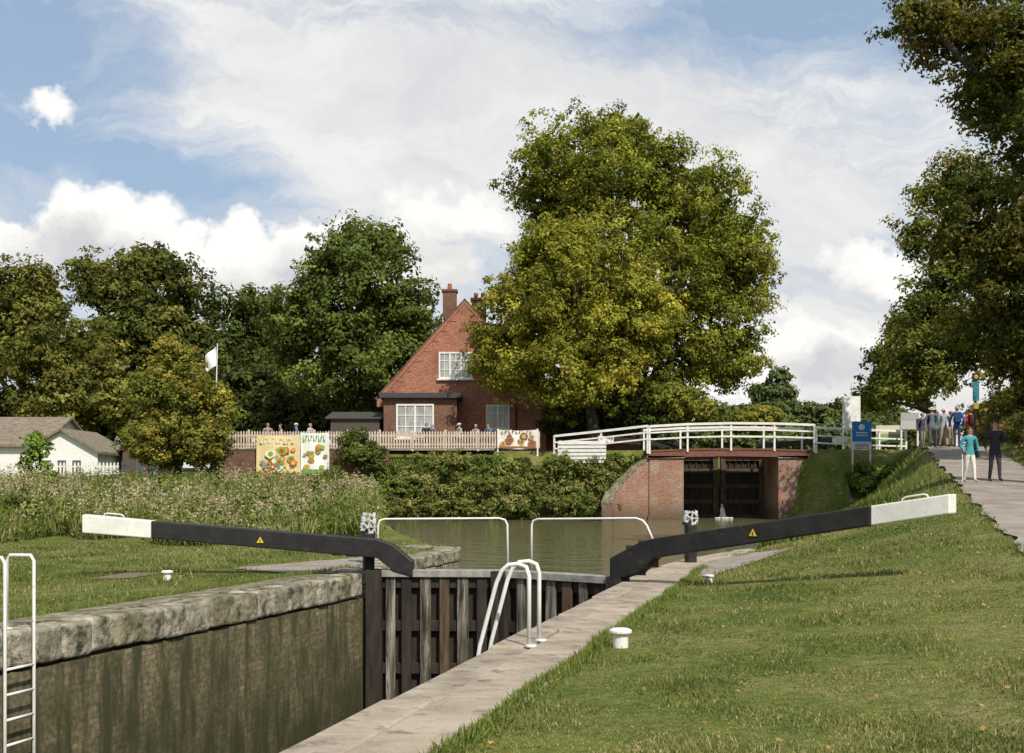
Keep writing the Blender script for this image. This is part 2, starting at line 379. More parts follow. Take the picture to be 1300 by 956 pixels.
mb=MB(); mb.poly([(L(-8.8),-8.8,-3.3),(R(-8.8),-8.8,-3.3),(R(20.6)+.02,20.6,-3.3),(-.2,22.15,-3.3),(L(22.3),22.3,-3.3)]); mb.obj('lock_water',watermat('lock_water_surface',(.02,.022,.012),3),recenter=False)

# ------------------------------------------------------------------ lock walls + coping
mb=MB()
ya,yb=-8.9,22.45
mb.hexa([(L(ya)-.6,ya,-4),(L(ya)-.04,ya,-4),(L(yb)-.04,yb,-4),(L(yb)-.6,yb,-4)],[(L(ya)-.6,ya,-.44),(L(ya)-.04,ya,-.44),(L(yb)-.04,yb,-.44),(L(yb)-.6,yb,-.44)])
y2=21.0
mb.hexa([(R(ya)+.04,ya,-4),(R(ya)+.6,ya,-4),(R(y2)+.6,y2,-4),(R(y2)+.04,y2,-4)],[(R(ya)+.04,ya,-.44),(R(ya)+.6,ya,-.44),(R(y2)+.6,y2,-.44),(R(y2)+.04,y2,-.44)])
mb.hexa([(L(ya)-.6,ya-.5,-4),(R(ya)+.6,ya-.5,-4),(R(ya)+.6,ya,-4),(L(ya)-.6,ya,-4)],[(L(ya)-.6,ya-.5,-.02),(R(ya)+.6,ya-.5,-.02),(R(ya)+.6,ya,-.02),(L(ya)-.6,ya,-.02)])
mb.obj('lock_chamber_wall',LOCKBR)
def stones(mb, f, y0,y1, side, depth, h, ztop, lmin=.45,lmax=.8,g=.012,nm=1,jit=.02):
    y=y0
    while y<y1-.2:
        l=min(random.uniform(lmin,lmax),y1-y); j=random.uniform(-jit,jit); zt=ztop+random.uniform(-.018,.018)
        ya,yb=y+g,y+l-g; xa,xb=f(ya)+j,f(yb)+j+random.uniform(-jit,jit)*.6
        A=[(xa,ya),(xa+side*depth,ya),(xb+side*depth,yb),(xb,yb)]
        if side<0: A=A[::-1]
        mb.hexa([(x,y_,zt-h) for x,y_ in A],[(x,y_,zt+random.uniform(-.008,.008)) for x,y_ in A],random.randrange(nm)); y+=l
mb=MB(); stones(mb,L,-8.5,22.3,-1,.5,.43,.03,.36,.60,.022,3,.035); mb.obj('stone_coping',[STONE,STONE2,STONE3],bevel=.055,seg=3)
mb=MB()
for i,(a,bb) in enumerate([(y,min(y+2.2,22.0)) for y in np.arange(-8.5,22,2.2)]):
    mb.hexa([(L(a)-1.12-.05*math.sin(a),a+.01,-.3),(L(a)-.5,a+.01,-.3),(L(bb)-.5,bb-.01,-.3),(L(bb)-1.12,bb-.01,-.3)],[(L(a)-1.12-.05*math.sin(a),a+.01,.015),(L(a)-.5,a+.01,.035),(L(bb)-.5,bb-.01,.035),(L(bb)-1.12,bb-.01,.015)])
mb.obj('coping_slab',STONE3,bevel=.012)
mb=MB(); stones(mb,R,-8.5,20.9,1,.42,.42,.03,1.1,1.7,nm=2)
mb.obj('stone_coping',[CONC,CONC2],bevel=.03)
mb=MB()
yy=[-8.5]+list(np.arange(-6,20,1.7))+[20.3]
for i,(a,bb) in enumerate(zip(yy[:-1],yy[1:])):
    j1=.05*math.sin(a*2.3); j2=.05*math.sin(bb*2.3)
    mb.hexa([(R(a)+.43,a+.004,-.3),(R(a)+1.07+j1,a+.004,-.3),(R(bb)+1.07+j2,bb-.004,-.3),(R(bb)+.43,bb-.004,-.3)],[(R(a)+.43,a+.004,.03),(R(a)+1.07+j1,a+.004,.03),(R(bb)+1.07+j2,bb-.004,.03),(R(bb)+.43,bb-.004,.03)],0)
mb.hexa([(R(20.3)+.43,20.31,-.3),(R(20.3)+1.07,20.31,-.3),(3.9,23.4,-.3),(2.75,23.4,-.3)],[(R(20.3)+.43,20.31,.03),(R(20.3)+1.07,20.31,.03),(3.9,23.4,.03),(2.75,23.4,.03)])
mb.obj('lockside_path',[CONC,CONC2],bevel=.008)
def polystones(name, pts, side, depth, h, zt, mat, step=.6):
    mb=MB(); P2=[Vector(p) for p in pts]
    for a,b_ in zip(P2[:-1],P2[1:]):
        n=max(1,round((b_-a).length/step)); d=(b_-a).normalized(); nr=Vector((-d.y,d.x))*side
        for i in range(n):
            p=a.lerp(b_,i/n)+d*.012; q_=a.lerp(b_,(i+1)/n)-d*.012; z=zt+random.uniform(-.02,.02)
            for k,(hh,off) in enumerate([(h,0),(h,.03)]):
                zz=z-k*(h+.015); pp=p+nr*off; qq=q_+nr*off
                A=[pp,qq,qq+nr*depth,pp+nr*depth]
                if side<0: A=A[::-1]
                mb.hexa([(v.x,v.y,zz-hh) for v in A],[(v.x,v.y,zz) for v in A])
    return mb.obj(name,mat,bevel=.03)
polystones('stone_wing_wall',[(-2.72,22.5),(-2.5,24),(-2.2,25.6),(-1.75,27.4),(-1.3,29.3),(-1.3,30.4),(-1.75,31.3),(-2.6,31.9)],1,.7,.26,.07,STONE)
polystones('stone_wing_wall',[(2.05,20.95),(2.5,22.5),(3.0,24),(3.9,26.4),(4.9,28.5),(6,30.2)],-1,.6,.26,.045,CONC,.9)

# ------------------------------------------------------------------ lock gates
HL=Vector((-2.6,22.2,0)); HR=Vector((1.85,20.5,0)); AP=Vector((-.2,22.1,0))
def leaf(p,q,name,k):
    d=(q-p).normalized(); n=Vector((-d.y,d.x,0))
    if n.y<0: n=-n
    Ln=(q-p).length; mbs=MB()
    def bx(s0,s1,o0,o1,z0,z1,mi):
        A=[p+d*s0+n*o0,p+d*s1+n*o0,p+d*s1+n*o1,p+d*s0+n*o1]
        mbs.hexa([v+Vector((0,0,z0)) for v in A],[v+Vector((0,0,z1)) for v in A],mi)
    bx(.02,Ln-.01,.10,.16,-3.9,-.06,0)
    bx(-.13,.17,-.16,.16,-3.95,.1,0); bx(Ln-.19,Ln+.0,-.14,.17,-3.95,.09,0)
    for z in (-.14,-.95,-1.75,-2.55,-3.3): bx(.17,Ln-.19,-.02,.10,z-.1,z+.1,0)
    s=.24;i=0
    while s<Ln-.34:
        w=random.uniform(.17,.23); bx(s,s+w,-.07,-.022,-3.9,-.035+random.uniform(-.01,.01),(1,0,1,2,1,0)[(i+k)%6]); s+=w+random.uniform(.12,.17); i+=1
    bx(-.1,Ln-.02,-.12,.19,-.03,.10,3)
    return mbs.obj(name,[DARKW,GREYW,BROWNW,M('rail_'+name,[(.16,.15,.13),(.36,.35,.32)],5)],bevel=.008)
gl=leaf(HL,AP,'leaf_timbers',0); gr=leaf(HR,AP,'leaf_timbers',1)
def balance(heel,dirn,samples,split,name,w=.32):
    d=Vector((dirn[0],dirn[1],0)).normalized(); n=Vector((-d.y,d.x,0))
    def at(px,py):
        k=(px-CX)/F; s=(heel.x-k*heel.y)/(k*d.y-d.x); D=heel.y+s*d.y; return s,D,EYE+(HY-py)/F*D
    sec=[]
    for px,yt,yb in samples:
        s,D,z1=at(px,yt); _,_,z0=at(px,yb); sec.append((s,z0,z1))
    s,_,_=at(split,0); ss=sorted(sec); z0=float(np.interp(s,[a[0] for a in ss],[a[1] for a in ss])); z1=float(np.interp(s,[a[0] for a in ss],[a[2] for a in ss]))
    def prism(secs,nm,mat):
        mb=MB(); vs=[]
        for (s_,a,b_) in secs:
            c=heel+d*s_
            for (o_,z) in ((-w/2,a),(w/2,a),(w/2,b_),(-w/2,b_)): vs.append(c+n*o_+Vector((0,0,z)))
        k=len(secs); fs=[(i*4+j,i*4+(j+1)%4,(i+1)*4+(j+1)%4,(i+1)*4+j) for i in range(k-1) for j in range(4)]+[(3,2,1,0),tuple((k-1)*4+j for j in range(4))]
        mb.add(vs,fs); return mb.obj(nm,mat,bevel=.02)
    blk=[x for x in ss if x[0]<s-1e-4]+[(s-.002,z0,z1)]; wh=[(s+.002,z0,z1)]+[x for x in ss if x[0]>s+1e-4]
    out=[prism(blk,'beam_black',BLACK),prism(wh,'beam_white_end',WHITE)]
    e=ss[-1]; mb=MB()
    sl=(ss[-1][2]-ss[-2][2])/(ss[-1][0]-ss[-2][0])
    pt=lambda s_,dz: heel+d*s_+Vector((0,0,e[2]+(s_-e[0])*sl+dz))
    mb.tube([pt(e[0]-.75,-.02),pt(e[0]-.73,.04),pt(e[0]-.68,.06),pt(e[0]-.42,.06),pt(e[0]-.37,.04),pt(e[0]-.35,-.02)],.012)
    out.append(mb.obj('grip',WHITE,smooth=True))
    mb=MB()
    for s_ in (.35,.6):
        zz0=float(np.interp(s_,[a[0] for a in ss],[a[1] for a in ss])); zz1=float(np.interp(s_,[a[0] for a in ss],[a[2] for a in ss])); c=heel+d*s_
        mb.beam(c+Vector((0,0,zz0-.012)),c+Vector((0,0,zz1+.012)),w+.02,.06)
    out.append(mb.obj('iron_straps',IRON))
    return out,d,n,at
bl,dl,nl,atl=balance(HL,(-1,.02),[(108,653,676),(195,661,683),(480,684,708),(500,691,724),(525,712,732)],195,'l')
br_,dr,nr_,atr=balance(HR,(.788,-.615),[(1210,627,652),(1110,642,667),(835,683,708),(815,689,727),(780,708,738)],1110,'r')
def warn(at,heel,d,n,px,py,side):
    s,D,z=at(px,py); mb=MB(); c=heel+d*s+n*side*.168; r=.10
    T=lambda r_,o: [c+n*side*o+d*(r_*math.cos(a))+Vector((0,0,z+r_*math.sin(a))) for a in (math.pi/2,math.pi*7/6,math.pi*11/6)]
    mb.prism(T(r,0),n*side*.006,1)
    mb.prism(T(r*.78,.007),n*side*.004,0); mb.box(c+n*side*.014+Vector((0,0,z)),(.014,.006,.06),math.atan2(d.y,d.x),1)
    return mb.obj('warning_triangle',[YEL,BLACK])
wl=warn(atl,HL,dl,nl,333,686,1 if nl.y<0 else -1); wr=warn(atr,HR,dr,nr_,962,677,1 if nr_.y<0 else -1)
def pth(pts): return [P(*p) for p in pts]
mb=MB(); mb.tube(pth([(480,702,22.35),(480,667,22.35),(482,661,22.35),(488,659,22.35),(634,658,22.25),(641,660,22.25),(644,666,22.25),(645,728,22.25)]),.02)
rl=mb.obj('handrail',WHITE,smooth=True)
mb=MB(); mb.tube(pth([(675,728,22.1),(675,667,22.1),(677,661,22.1),(683,659,22.05),(808,658,20.85),(816,661,20.8),(821,667,20.75),(832,692,20.65)]),.02)
rr=mb.obj('handrail',WHITE,smooth=True)
group('lock_gate',[gl,wl,rl]+bl); group('lock_gate',[gr,wr,rr]+br_)
ENAM=M('pale_enamel',[(.25,.25,.24),(.65,.65,.62)],9,.5,.3)
def paddle(x,y,z0,hh,name='paddle_gear'):
    mb=MB(); mb.box((x,y,z0+hh*.36),(.2,.2,hh*.72),.3,0); mb.box((x-.02,y+.02,z0+hh*.74),(.26,.22,.06),.3,0)
    mb.box((x+.09,y,z0+hh*.5),(.05,.05,hh),.3,0)
    a=mb.obj('post',BLACK,bevel=.012)
    mb=MB(); zc=z0+hh*.84
    for k in range(14):
        t=2*math.pi*k/14; mb.box((x+.14*math.cos(t),y-.07,zc+.14*math.sin(t)),(.035,.04,.035),0,0)
    for k in range(5):
        t=2*math.pi*k/5; mb.beam((x,y-.07,zc),(x+.13*math.cos(t),y-.07,zc+.13*math.sin(t)),.03,.03)
    ring=[(x+.125*math.cos(2*math.pi*k/18),y-.07,zc+.125*math.sin(2*math.pi*k/18)) for k in range(19)]
    mb.tube(ring,.022,0,6); mb.tube([(x,y-.16,zc),(x,y+.14,zc)],.03,0,8)
    mb.box((x-.1,y+.04,zc+.05),(.08,.12,.22),.3,0); mb.box((x+.1,y+.03,zc+.02),(.06,.11,.28),.3,0)
    b_=mb.obj('ratchet_wheel',ENAM)
    return group(name,[a,b_])
paddle(-3.03,25,0.02,1.1); paddle(3.78,25,0.02,1.15)
paddle(-2.75,22.65,.05,1.0)

def ladder(name,y,side,z=.86):
    f=R if side>0 else L; mb=MB(); n=Vector((-side*.96,.27*side,0)); up=Vector((0,0,1))
    if side>0: off,ex=.42,.6; prof=[(.02,0),(.02,z-.12),(.05,z-.03),(.13,z),(.24,z-.01),(.31,z-.07),(.37,z-.2),(.55,0),(.6,-.3),(.6,-3.2)]; r=.023
    else: off,ex=.26,.36; prof=[(0,0),(0,z-.06),(.04,z),(.32,z),(.36,z-.06),(.36,-3.2)]; r=.02
    for dy in (-.22,.22):
        b=Vector((f(y+dy)+side*off,y+dy,.02)); mb.tube([b+n*a+up*c for a,c in prof],r)
        mb.tube([b+up*.01,b+up*.035],.06,0,12)
    for zz in np.arange(-.35,-3.2,-.28):
        p=Vector((f(y-.22)+side*off,y-.22,zz))+n*ex; q_=Vector((f(y+.22)+side*off,y+.22,zz))+n*ex; mb.tube([p,q_],.016)
    return mb.obj(name,WHITE,smooth=True)
ladder('lock_ladder',12.35,1); ladder('lock_ladder',13.35,-1,.87)
def bollard(x,y,s=.17):
    z=H(x,y); mb=MB(); mb.tube([(x,y,z-.1),(x,y,z+s*.75),(x,y,z+s*.8)],[s*.42,s*.42,s*.5],0,16); mb.tube([(x,y,z+s*.8),(x,y,z+s*.98),(x,y,z+s*1.06)],[s*.62,s*.62,s*.45],0,16)
    mb.obj('mooring_bollard',WHITE,bevel=.008)
bollard(1.13,12.3,.19); bollard(3.35,20.1,.14); bollard(-6.1,20.9,.17)

# ------------------------------------------------------------------ upper lock
def wallseg(mb,a,b_,z0,za,zb,th,mi=0):
    a=Vector(a);b_=Vector(b_);d=(b_-a).normalized();n=Vector((-d.y,d.x))*th
    mb.hexa([(a.x,a.y,z0),(b_.x,b_.y,z0),(b_.x+n.x,b_.y+n.y,z0),(a.x+n.x,a.y+n.y,z0)],[(a.x,a.y,za),(b_.x,b_.y,zb),(b_.x+n.x,b_.y+n.y,zb),(a.x+n.x,a.y+n.y,za)],mi)
def wing(pts,name,th=.5):
    mb=MB(); mc=MB()
    for p,q_ in zip(pts[:-1],pts[1:]):
        wallseg(mb,p[:2],q_[:2],-1.4,p[2],q_[2],th)
        a=Vector(p[:2]);b_=Vector(q_[:2]);d=(b_-a).normalized();n=Vector((-d.y,d.x)); a2=a-n*.05;b2=b_-n*.05
        A=[a2,b2,b2+n*(th+.1),a2+n*(th+.1)];Z=[p[2],q_[2],q_[2],p[2]]
        mc.hexa([(v.x,v.y,z) for v,z in zip(A,Z)],[(v.x,v.y,z+.14) for v,z in zip(A,Z)])
    return group(name,[mb.obj('brickwork',ABBR),mc.obj('coping',STONE3,bevel=.02)])
wing([(5.3,63.4,.6),(5.6,64.2,1.2),(6.2,64.8,1.9),(6.9,65.2,2.6),(7.6,65.5,3.1)],'brick_wing_wall')
wing([(14.9+1.5,65.4,3.1),(16.9,64.9,2.3),(17.5,64.2,1.5),(18.1,63.3,.8),(18.6,62.2,.3)],'brick_wing_wall')
mb=MB(); mb.box((8.55,67.3,.95),(1.9,3.8,4.4)); mb.box((15.6,67.3,.95),(1.7,3.8,4.4)); mb.box((8.55,65.37,-.8),(2.05,.2,1.5))
ab=mb.obj('bridge_abutment',ABBR)
mb=MB(); mb.box((8.5,67.3,3.22),(2.1,4.0,.16)); mb.box((15.65,67.3,3.22),(1.9,4.0,.16)); mb.obj('abutment_coping',STONE,bevel=.02)
UPW=M('upper_gate_timber',[(.02,.015,.01),(.07,.05,.03),(.10,.08,.055)],3,.8,.4,20,stretch=(2,2,.6))
mb=MB()
for (x0,x1) in ((9.5,12.05),(12.2,14.75)):
    mb.box(((x0+x1)/2,69.35,1.2),(x1-x0,.12,4.2),0,0)
    for x in (x0+.15,x1-.15): mb.box((x,69.2,1.3),(.3,.3,4.3),0,1)
    for z in (-.2,.7,1.6,2.5,3.2): mb.box(((x0+x1)/2,69.2,z),(x1-x0-.6,.2,.24),0,1)
    for k in range(5): mb.box((x0+.55+k*.37,69.24,1.2),(.09,.07,4.0),0,0)
ug=mb.obj('gate_timbers',[DARKW,UPW],bevel=.01)
mb=MB(); mb.beam((9.9,69.2,3.95),(5.8,67.9,4.25),.3,.32,0); mb.beam((5.8,67.9,4.25),(4.9,67.62,4.32),.301,.322,1)
mb.beam((14.3,69.2,3.95),(18.4,67.9,4.2),.3,.32,0); mb.beam((18.4,67.9,4.2),(19.2,67.65,4.26),.301,.322,1)
ub=mb.obj('balance_beams',[BLACK,WHITE],bevel=.02); group('upper_lock_gate',[ug,ub])
mb=MB()
vs=[];rr0=random.Random(3)
for i in range(9):
    t=i/8; zz=.55-.8*t; w=.04+.18*t
    vs+= [(12.25-w+rr0.uniform(-.03,.03),69.0-.35*math.sqrt(t),zz),(12.25+w+rr0.uniform(-.03,.03),69.0-.35*math.sqrt(t),zz)]
mb.add(vs,[(2*i,2*i+1,2*i+3,2*i+2) for i in range(8)])
for i in range(14): mb.sphere((12.25+random.uniform(-.45,.45),68.5+random.uniform(-.3,.2),-.24),(.12,.12,.05),0,8,5)
mb.obj('water_spill',M('white_water',[(.5,.53,.52),(.85,.87,.86)],9,.4,.4,stretch=(4,4,1)),smooth=True)
RUST=M('red_oxide_steel',[(.12,.05,.035),(.20,.09,.065)],5,.7,.2)
mb=MB(); pts=[(7.5,3.55),(9.6,3.64),(12.1,3.68),(14.6,3.64),(16.8,3.55)]
for (a,za),(c,zc) in zip(pts[:-1],pts[1:]):
    for y in (65.3,67.9):
        mb.hexa([(a,y,za-.42),(c,y,zc-.42),(c,y+.14,zc-.42),(a,y+.14,za-.42)],[(a,y,za-.05),(c,y,zc-.05),(c,y+.14,zc-.05),(a,y+.14,za-.05)],0)
        mb.hexa([(a,y-.04,za-.06),(c,y-.04,zc-.06),(c,y+.18,zc-.06),(a,y+.18,za-.06)],[(a,y-.04,za-.02),(c,y-.04,zc-.02),(c,y+.18,zc-.02),(a,y+.18,za-.02)],0)
    mb.hexa([(a,65.35,za-.05),(c,65.35,zc-.05),(c,68,zc-.05),(a,68,za-.05)],[(a,65.35,za+.04),(c,65.35,zc+.04),(c,68,zc+.04),(a,68,za+.04)],1)
mb.obj('footbridge',[RUST,DKBR,WHITE])
def railing(name,pts,n_per=1.9,rails=(1.28,.92,.56),h=1.32,th=.085):
    mb=MB()
    for p,q_ in zip(pts[:-1],pts[1:]):
        a=Vector(p);b_=Vector(q_); n=max(1,round((b_-a).length/n_per))
        for i in range(n+1):
            if i==n and q_ is not pts[-1]: continue
            c=a.lerp(b_,i/n); mb.box((c.x,c.y,c.z+h/2-.12),(.1,.1,h+.24),math.atan2(b_.y-a.y,b_.x-a.x),0)
        for r in rails:
            o_=Vector((0,-.06,r)); mb.beam(a+o_,b_+o_,.05,.13 if r>1.1 else th,0)
    return mb.obj(name,WHITE)
def bz(x): return float(np.interp(x,[7.5,9.6,12.1,14.6,16.8],[3.62,3.74,3.80,3.78,3.70]))
railing('white_railing',[(x,65.28,bz(x)) for x in (7.6,9.7,12.1,14.5,16.7)])
railing('white_railing',[(x,68.08,bz(x)-.05) for x in (7.6,9.7,12.1,14.5,16.7)],rails=(1.24,.7),th=.07)
railing('white_railing',[(2.4,66.9,PL-.5),(5.0,66.2,PL-.25),(7.5,65.3,PL-.0)])
railing('white_railing',[(16.8,65.28,PL),(18.9,65.7,PL-.1),(22.2,66.6,3.5)],rails=(1.2,.75,.35),h=1.25)
mb=MB()
for k in range(6): mb.box((3.9,66.1-.05*k,3.0+.205*k),(2.7,.04,.19),-.12,0)
for x in (2.7,5.0): mb.box((x,66.15,3.2),(.12,.12,1.9),0,0)
mb.obj('white_board_fence',WHITE)
# ------------------------------------------------------------------ picket fence, retaining wall, banners
mb=MB(); x=-16.8
mb.box((-11.9,66.78,2.5),(9.9,.3,2.32)); mb.obj('brick_retaining_wall',DKBR)
mb=MB(); mb.box((-11.9,66.78,3.70),(10.0,.4,.08)); mb.obj('wall_coping',STONE,bevel=.01)
mb=MB()
while x<1.6:
    hh=1.02+random.uniform(-.02,.02); mb.prism([(x,67.0,PL+.1),(x+.085,67.0,PL+.1),(x+.085,67.0,PL+hh),(x+.0425,67.0,PL+hh+.06),(x,67.0,PL+hh)],(0,.025,0)); x+=.155
for z in (.32,.82): mb.box((-7.6,67.06,PL+z),(18.4,.05,.09))
for x in np.arange(-16.8,1.8,1.86): mb.box((x,67.1,PL+.55),(.11,.11,1.22))
mb.obj('picket_fence',PICK)
mb=MB(); x=-31
while x<-22: mb.prism([(x,65.8,1.7),(x+.1,65.8,1.7),(x+.1,65.8,2.85),(x+.05,65.8,2.95),(x,65.8,2.85)],(0,.03,0)); x+=.2
for z in (2.1,2.7): mb.box((-26.5,65.87,z),(9,.04,.08))
mb.obj('white_paling_fence',WHITE)
def banner(name,x0,x1,z0,z1,y,base,cols,seed,post=False,blobs=14):
    r=random.Random(seed); mb=MB(); n=10; vs=[];w=x1-x0
    for i in range(n+1):
        for j in range(5):
            t=i/n; s=j/4; sag=-.06*math.sin(math.pi*t)
            vs.append((x0+w*t, y+.04*math.sin(t*9+s*2), z0+(z1-z0)*s+sag))
    mb.add(vs,[(i*5+j,(i+1)*5+j,(i+1)*5+j+1,i*5+j+1) for i in range(n) for j in range(4)],0)
    hh=z1-z0
    for k in range(blobs):
        cx_=x0+w*(.12+.76*r.random()); cz=z0+hh*(.16+.5*r.random()); ra=r.uniform(.14,.32)*min(1,w/2.6)
        pl_=[(cx_+ra*math.cos(a)*r.uniform(.8,1.2),y-.055-k*.003,cz+ra*.8*math.sin(a)*r.uniform(.8,1.2)) for a in np.linspace(0,6.28,12)[:-1]]
        mb.prism(pl_,(0,-.003,0),1+k%(len(cols)))
        mb.tube([(cx_,y-.059-k*.003,cz),(cx_,y-.0605-k*.003,cz)],ra*.5,1+(k+2)%len(cols),10)
    mb.box((x0+w/2,y-.052,z0+hh*.06),(w*.94,.012,hh*.09),0,1)
    tw=w*.8/9
    for k in range(9):
        xx=x0+w*.1+k*tw; zt=z1-hh*.14
        mb.box((xx,y-.06,zt),(tw*.22,.01,hh*.14),0,len(cols))
        mb.box((xx+tw*.3,y-.06,zt+hh*(.05 if k%2 else -.05)),(tw*.5,.01,hh*.035),0,len(cols))
    if post:
        for xx in (x0,x1): mb.box((xx,y+.09,(z0+z1)/2-.2),(.08,.08,hh+.5),0,0)
    for xx in (x0+.04,x1-.04): mb.tube([(xx,y,z1-.03),(xx,y+.28,z1+.05)],.01,0,5)
    return mb.obj(name,[flat('vinyl_'+name,base,.5,.1)]+[flat('print_%s%d'%(name,i),c,.5) for i,c in enumerate(cols)])
banner('food_banner',-14.35,-11.88,2.1,4.5,66.3,(.66,.55,.30),[(.55,.12,.03),(.16,.36,.05),(.65,.42,.10),(.35,.07,.03),(.10,.30,.40),(.7,.65,.5)],2,blobs=26)
banner('food_banner',-11.86,-10.25,2.3,4.62,66.3,(.72,.74,.70),[(.15,.3,.06),(.6,.3,.04),(.55,.12,.03),(.2,.35,.08)],5,blobs=12)
banner('menu_sign',-.8,1.45,3.75,4.8,66.85,(.7,.68,.62),[(.30,.12,.05),(.45,.33,.12),(.2,.08,.04)],8,True,8)

# ------------------------------------------------------------------ brick house
hx=-2.96; hy=74.; e=5.1; ez=7.15; rz=13.0; ln=11.
parts=[]
mb=MB(); mb.prism([(hx-e,hy,PL-.3),(hx+e,hy,PL-.3),(hx+e,hy,ez),(hx,hy,rz),(hx-e,hy,ez)],(0,ln,0)); parts.append(mb.obj('walls',REDBR))
mb=MB()
for s in (-1,1):
    a=Vector((hx+s*(e+.35),0,ez-.38)); b_=Vector((hx,0,rz+.03)); n=Vector((s*.76,0,.65)).normalized()*.16
    A=[a,b_,b_+Vector((0,0,.2)),a+n]
    mb.prism([(v.x,hy+.36,v.z) for v in A],(0,ln-.5,0))
parts.append(mb.obj('roof',TILE))
mb=MB();mt=MB()
for s in (-1,1):
    a=Vector((hx+s*(e+.12),hy-.03,ez-.1)); b_=Vector((hx,hy-.03,rz+.02))
    mb.prism([a,b_,b_+Vector((0,0,.25)),a+Vector((s*.1,0,.25)),a+Vector((s*.16,0,-.3))],(0,.36,0))
    a2=a+Vector((s*.1,-.03,.252)); b2=b_+Vector((0,-.03,.252)); mt.prism([a2,b2,b2+Vector((0,0,.09)),a2+Vector((s*.08,0,.06))],(0,.42,0))
    mb.box((hx+s*(e+.14),hy+.12,ez-.35),(.5,.4,.5))
    for k in range(1,9):
        c=a.lerp(b_,k/9.5); mb.box((c.x-s*.12,hy-.01,c.z-.12),(.35,.05,.1),0)
parts.append(mb.obj('gable_parapet',REDBR)); parts.append(mt.obj('verge_coping',DKBR))
mb=MB(); mb.box((P(571,0,74.6).x,74.7,13.0),(.85,.8,1.8)); mb.box((P(571,0,74.6).x,74.7,13.9),(1.0,.95,.16)); mb.box((P(608,0,82).x,82,13.5),(1.0,.9,2.2)); mb.box((P(608,0,82).x,82,14.5),(1.15,1.05,.18))
parts.append(mb.obj('chimneys',DKBR,bevel=.02))
mb=MB()
for (x,y,z) in ((P(571,0,74.6).x,74.7,13.98),(P(604,0,82).x,82,14.58),(P(613,0,82).x,82,14.58)): mb.tube([(x,y,z),(x,y,z+.4)],[.16,.13],0,12)
parts.append(mb.obj('chimney_pots',flat('terracotta',(.3,.12,.06))))
def window(px0,px1,py0,py1,D,cols,rows,arch=True):
    a=P(px0,py1,D); b_=P(px1,py0,D); w=b_.x-a.x; h=b_.z-a.z; y=D
    m=MB(); m.box((a.x+w/2,y-.02,a.z+h/2),(w-.1,.03,h-.1)); g_=m.obj('window_glass',CURT)
    m=MB(); t=.1
    for x in (a.x+t/2,b_.x-t/2): m.box((x,y-.05,a.z+h/2),(t,.09,h))
    for z in (a.z+t/2,b_.z-t/2): m.box((a.x+w/2,y-.05,z),(w-2*t,.088,t))
    for i in range(1,cols): m.box((a.x+w*i/cols,y-.048,a.z+h/2),(.11 if i%2==0 else .04,.07,h-2*t))
    for j in range(1,rows): m.box((a.x+w/2,y-.046,a.z+h*j/rows),(w-2*t,.05,.04))
    m.box((a.x+w/2,y-.09,a.z-.05),(w+.2,.2,.09)); f_=m.obj('window_frame',WHITE)
    out=[g_,f_]
    if arch:
        m=MB(); n=11
        for i in range(n):
            u=(i+.5)/n-.5; m.box((a.x+w/2+u*(w+.2),y-.02,b_.z+.17-u*u*.5),((w+.2)/n-.015,.06,.3),0,0)
        out.append(m.obj('brick_arch',M('gauged_brick',[(.30,.11,.06),(.42,.18,.11)],8)))
    return out
parts+=window(557,600,447,481,74,6,3); parts+=window(617,647,514,545,74,4,3)
a=P(484,497,71.6); b_=P(583,497,71.6); mb=MB(); mb.box(((a.x+b_.x)/2,72.75,5.15),(b_.x-a.x-.3,2.3,3.6)); parts.append(mb.obj('porch_walls',DKBR))
mb=MB(); mb.box(((a.x+b_.x)/2,72.6,7.08),(b_.x-a.x+.2,2.75,.3)); parts.append(mb.obj('porch_roof',flat('lead_roof',(.05,.05,.055))))
parts+=window(503,551,513,556,71.58,4,3,False)
mb=MB(); mb.tube([(hx+3.2,73.9,PL),(hx+3.2,73.9,7)],.05,0,8); mb.box((hx+3.4,73.85,8.6),(.25,.18,.25)); parts.append(mb.obj('downpipe_and_lamp',IRON))
mb=MB(); mb.box((hx+8,78,5.2),(6.2,5,3.4)); parts.append(mb.obj('side_extension',REDBR))
mb=MB(); mb.prism([(hx+4.9,75.3,6.9),(hx+11.2,75.3,6.9),(hx+11.2,78,8.6),(hx+4.9,78,8.6)],(0,.2,-.05)); mb.prism([(hx+4.9,80.7,6.9),(hx+11.2,80.7,6.9),(hx+11.2,78,8.6),(hx+4.9,78,8.6)],(0,.2,-.05)); parts.append(mb.obj('extension_roof',TILE))
group('brick_house',parts)
mb=MB(); mb.box((-9.6,73.6,4.7),(3.0,2.6,2.2)); w_=mb.obj('walls',flat('dark_boarding',(.07,.06,.05)))
mb=MB(); mb.prism([(-11.4,72.1,5.7),(-7.9,72.1,5.7),(-7.9,75,6.2),(-11.4,75,6.2)],(0,0,.1)); r_=mb.obj('roof',flat('annexe_felt',(.06,.055,.05))); group('annexe',[w_,r_])

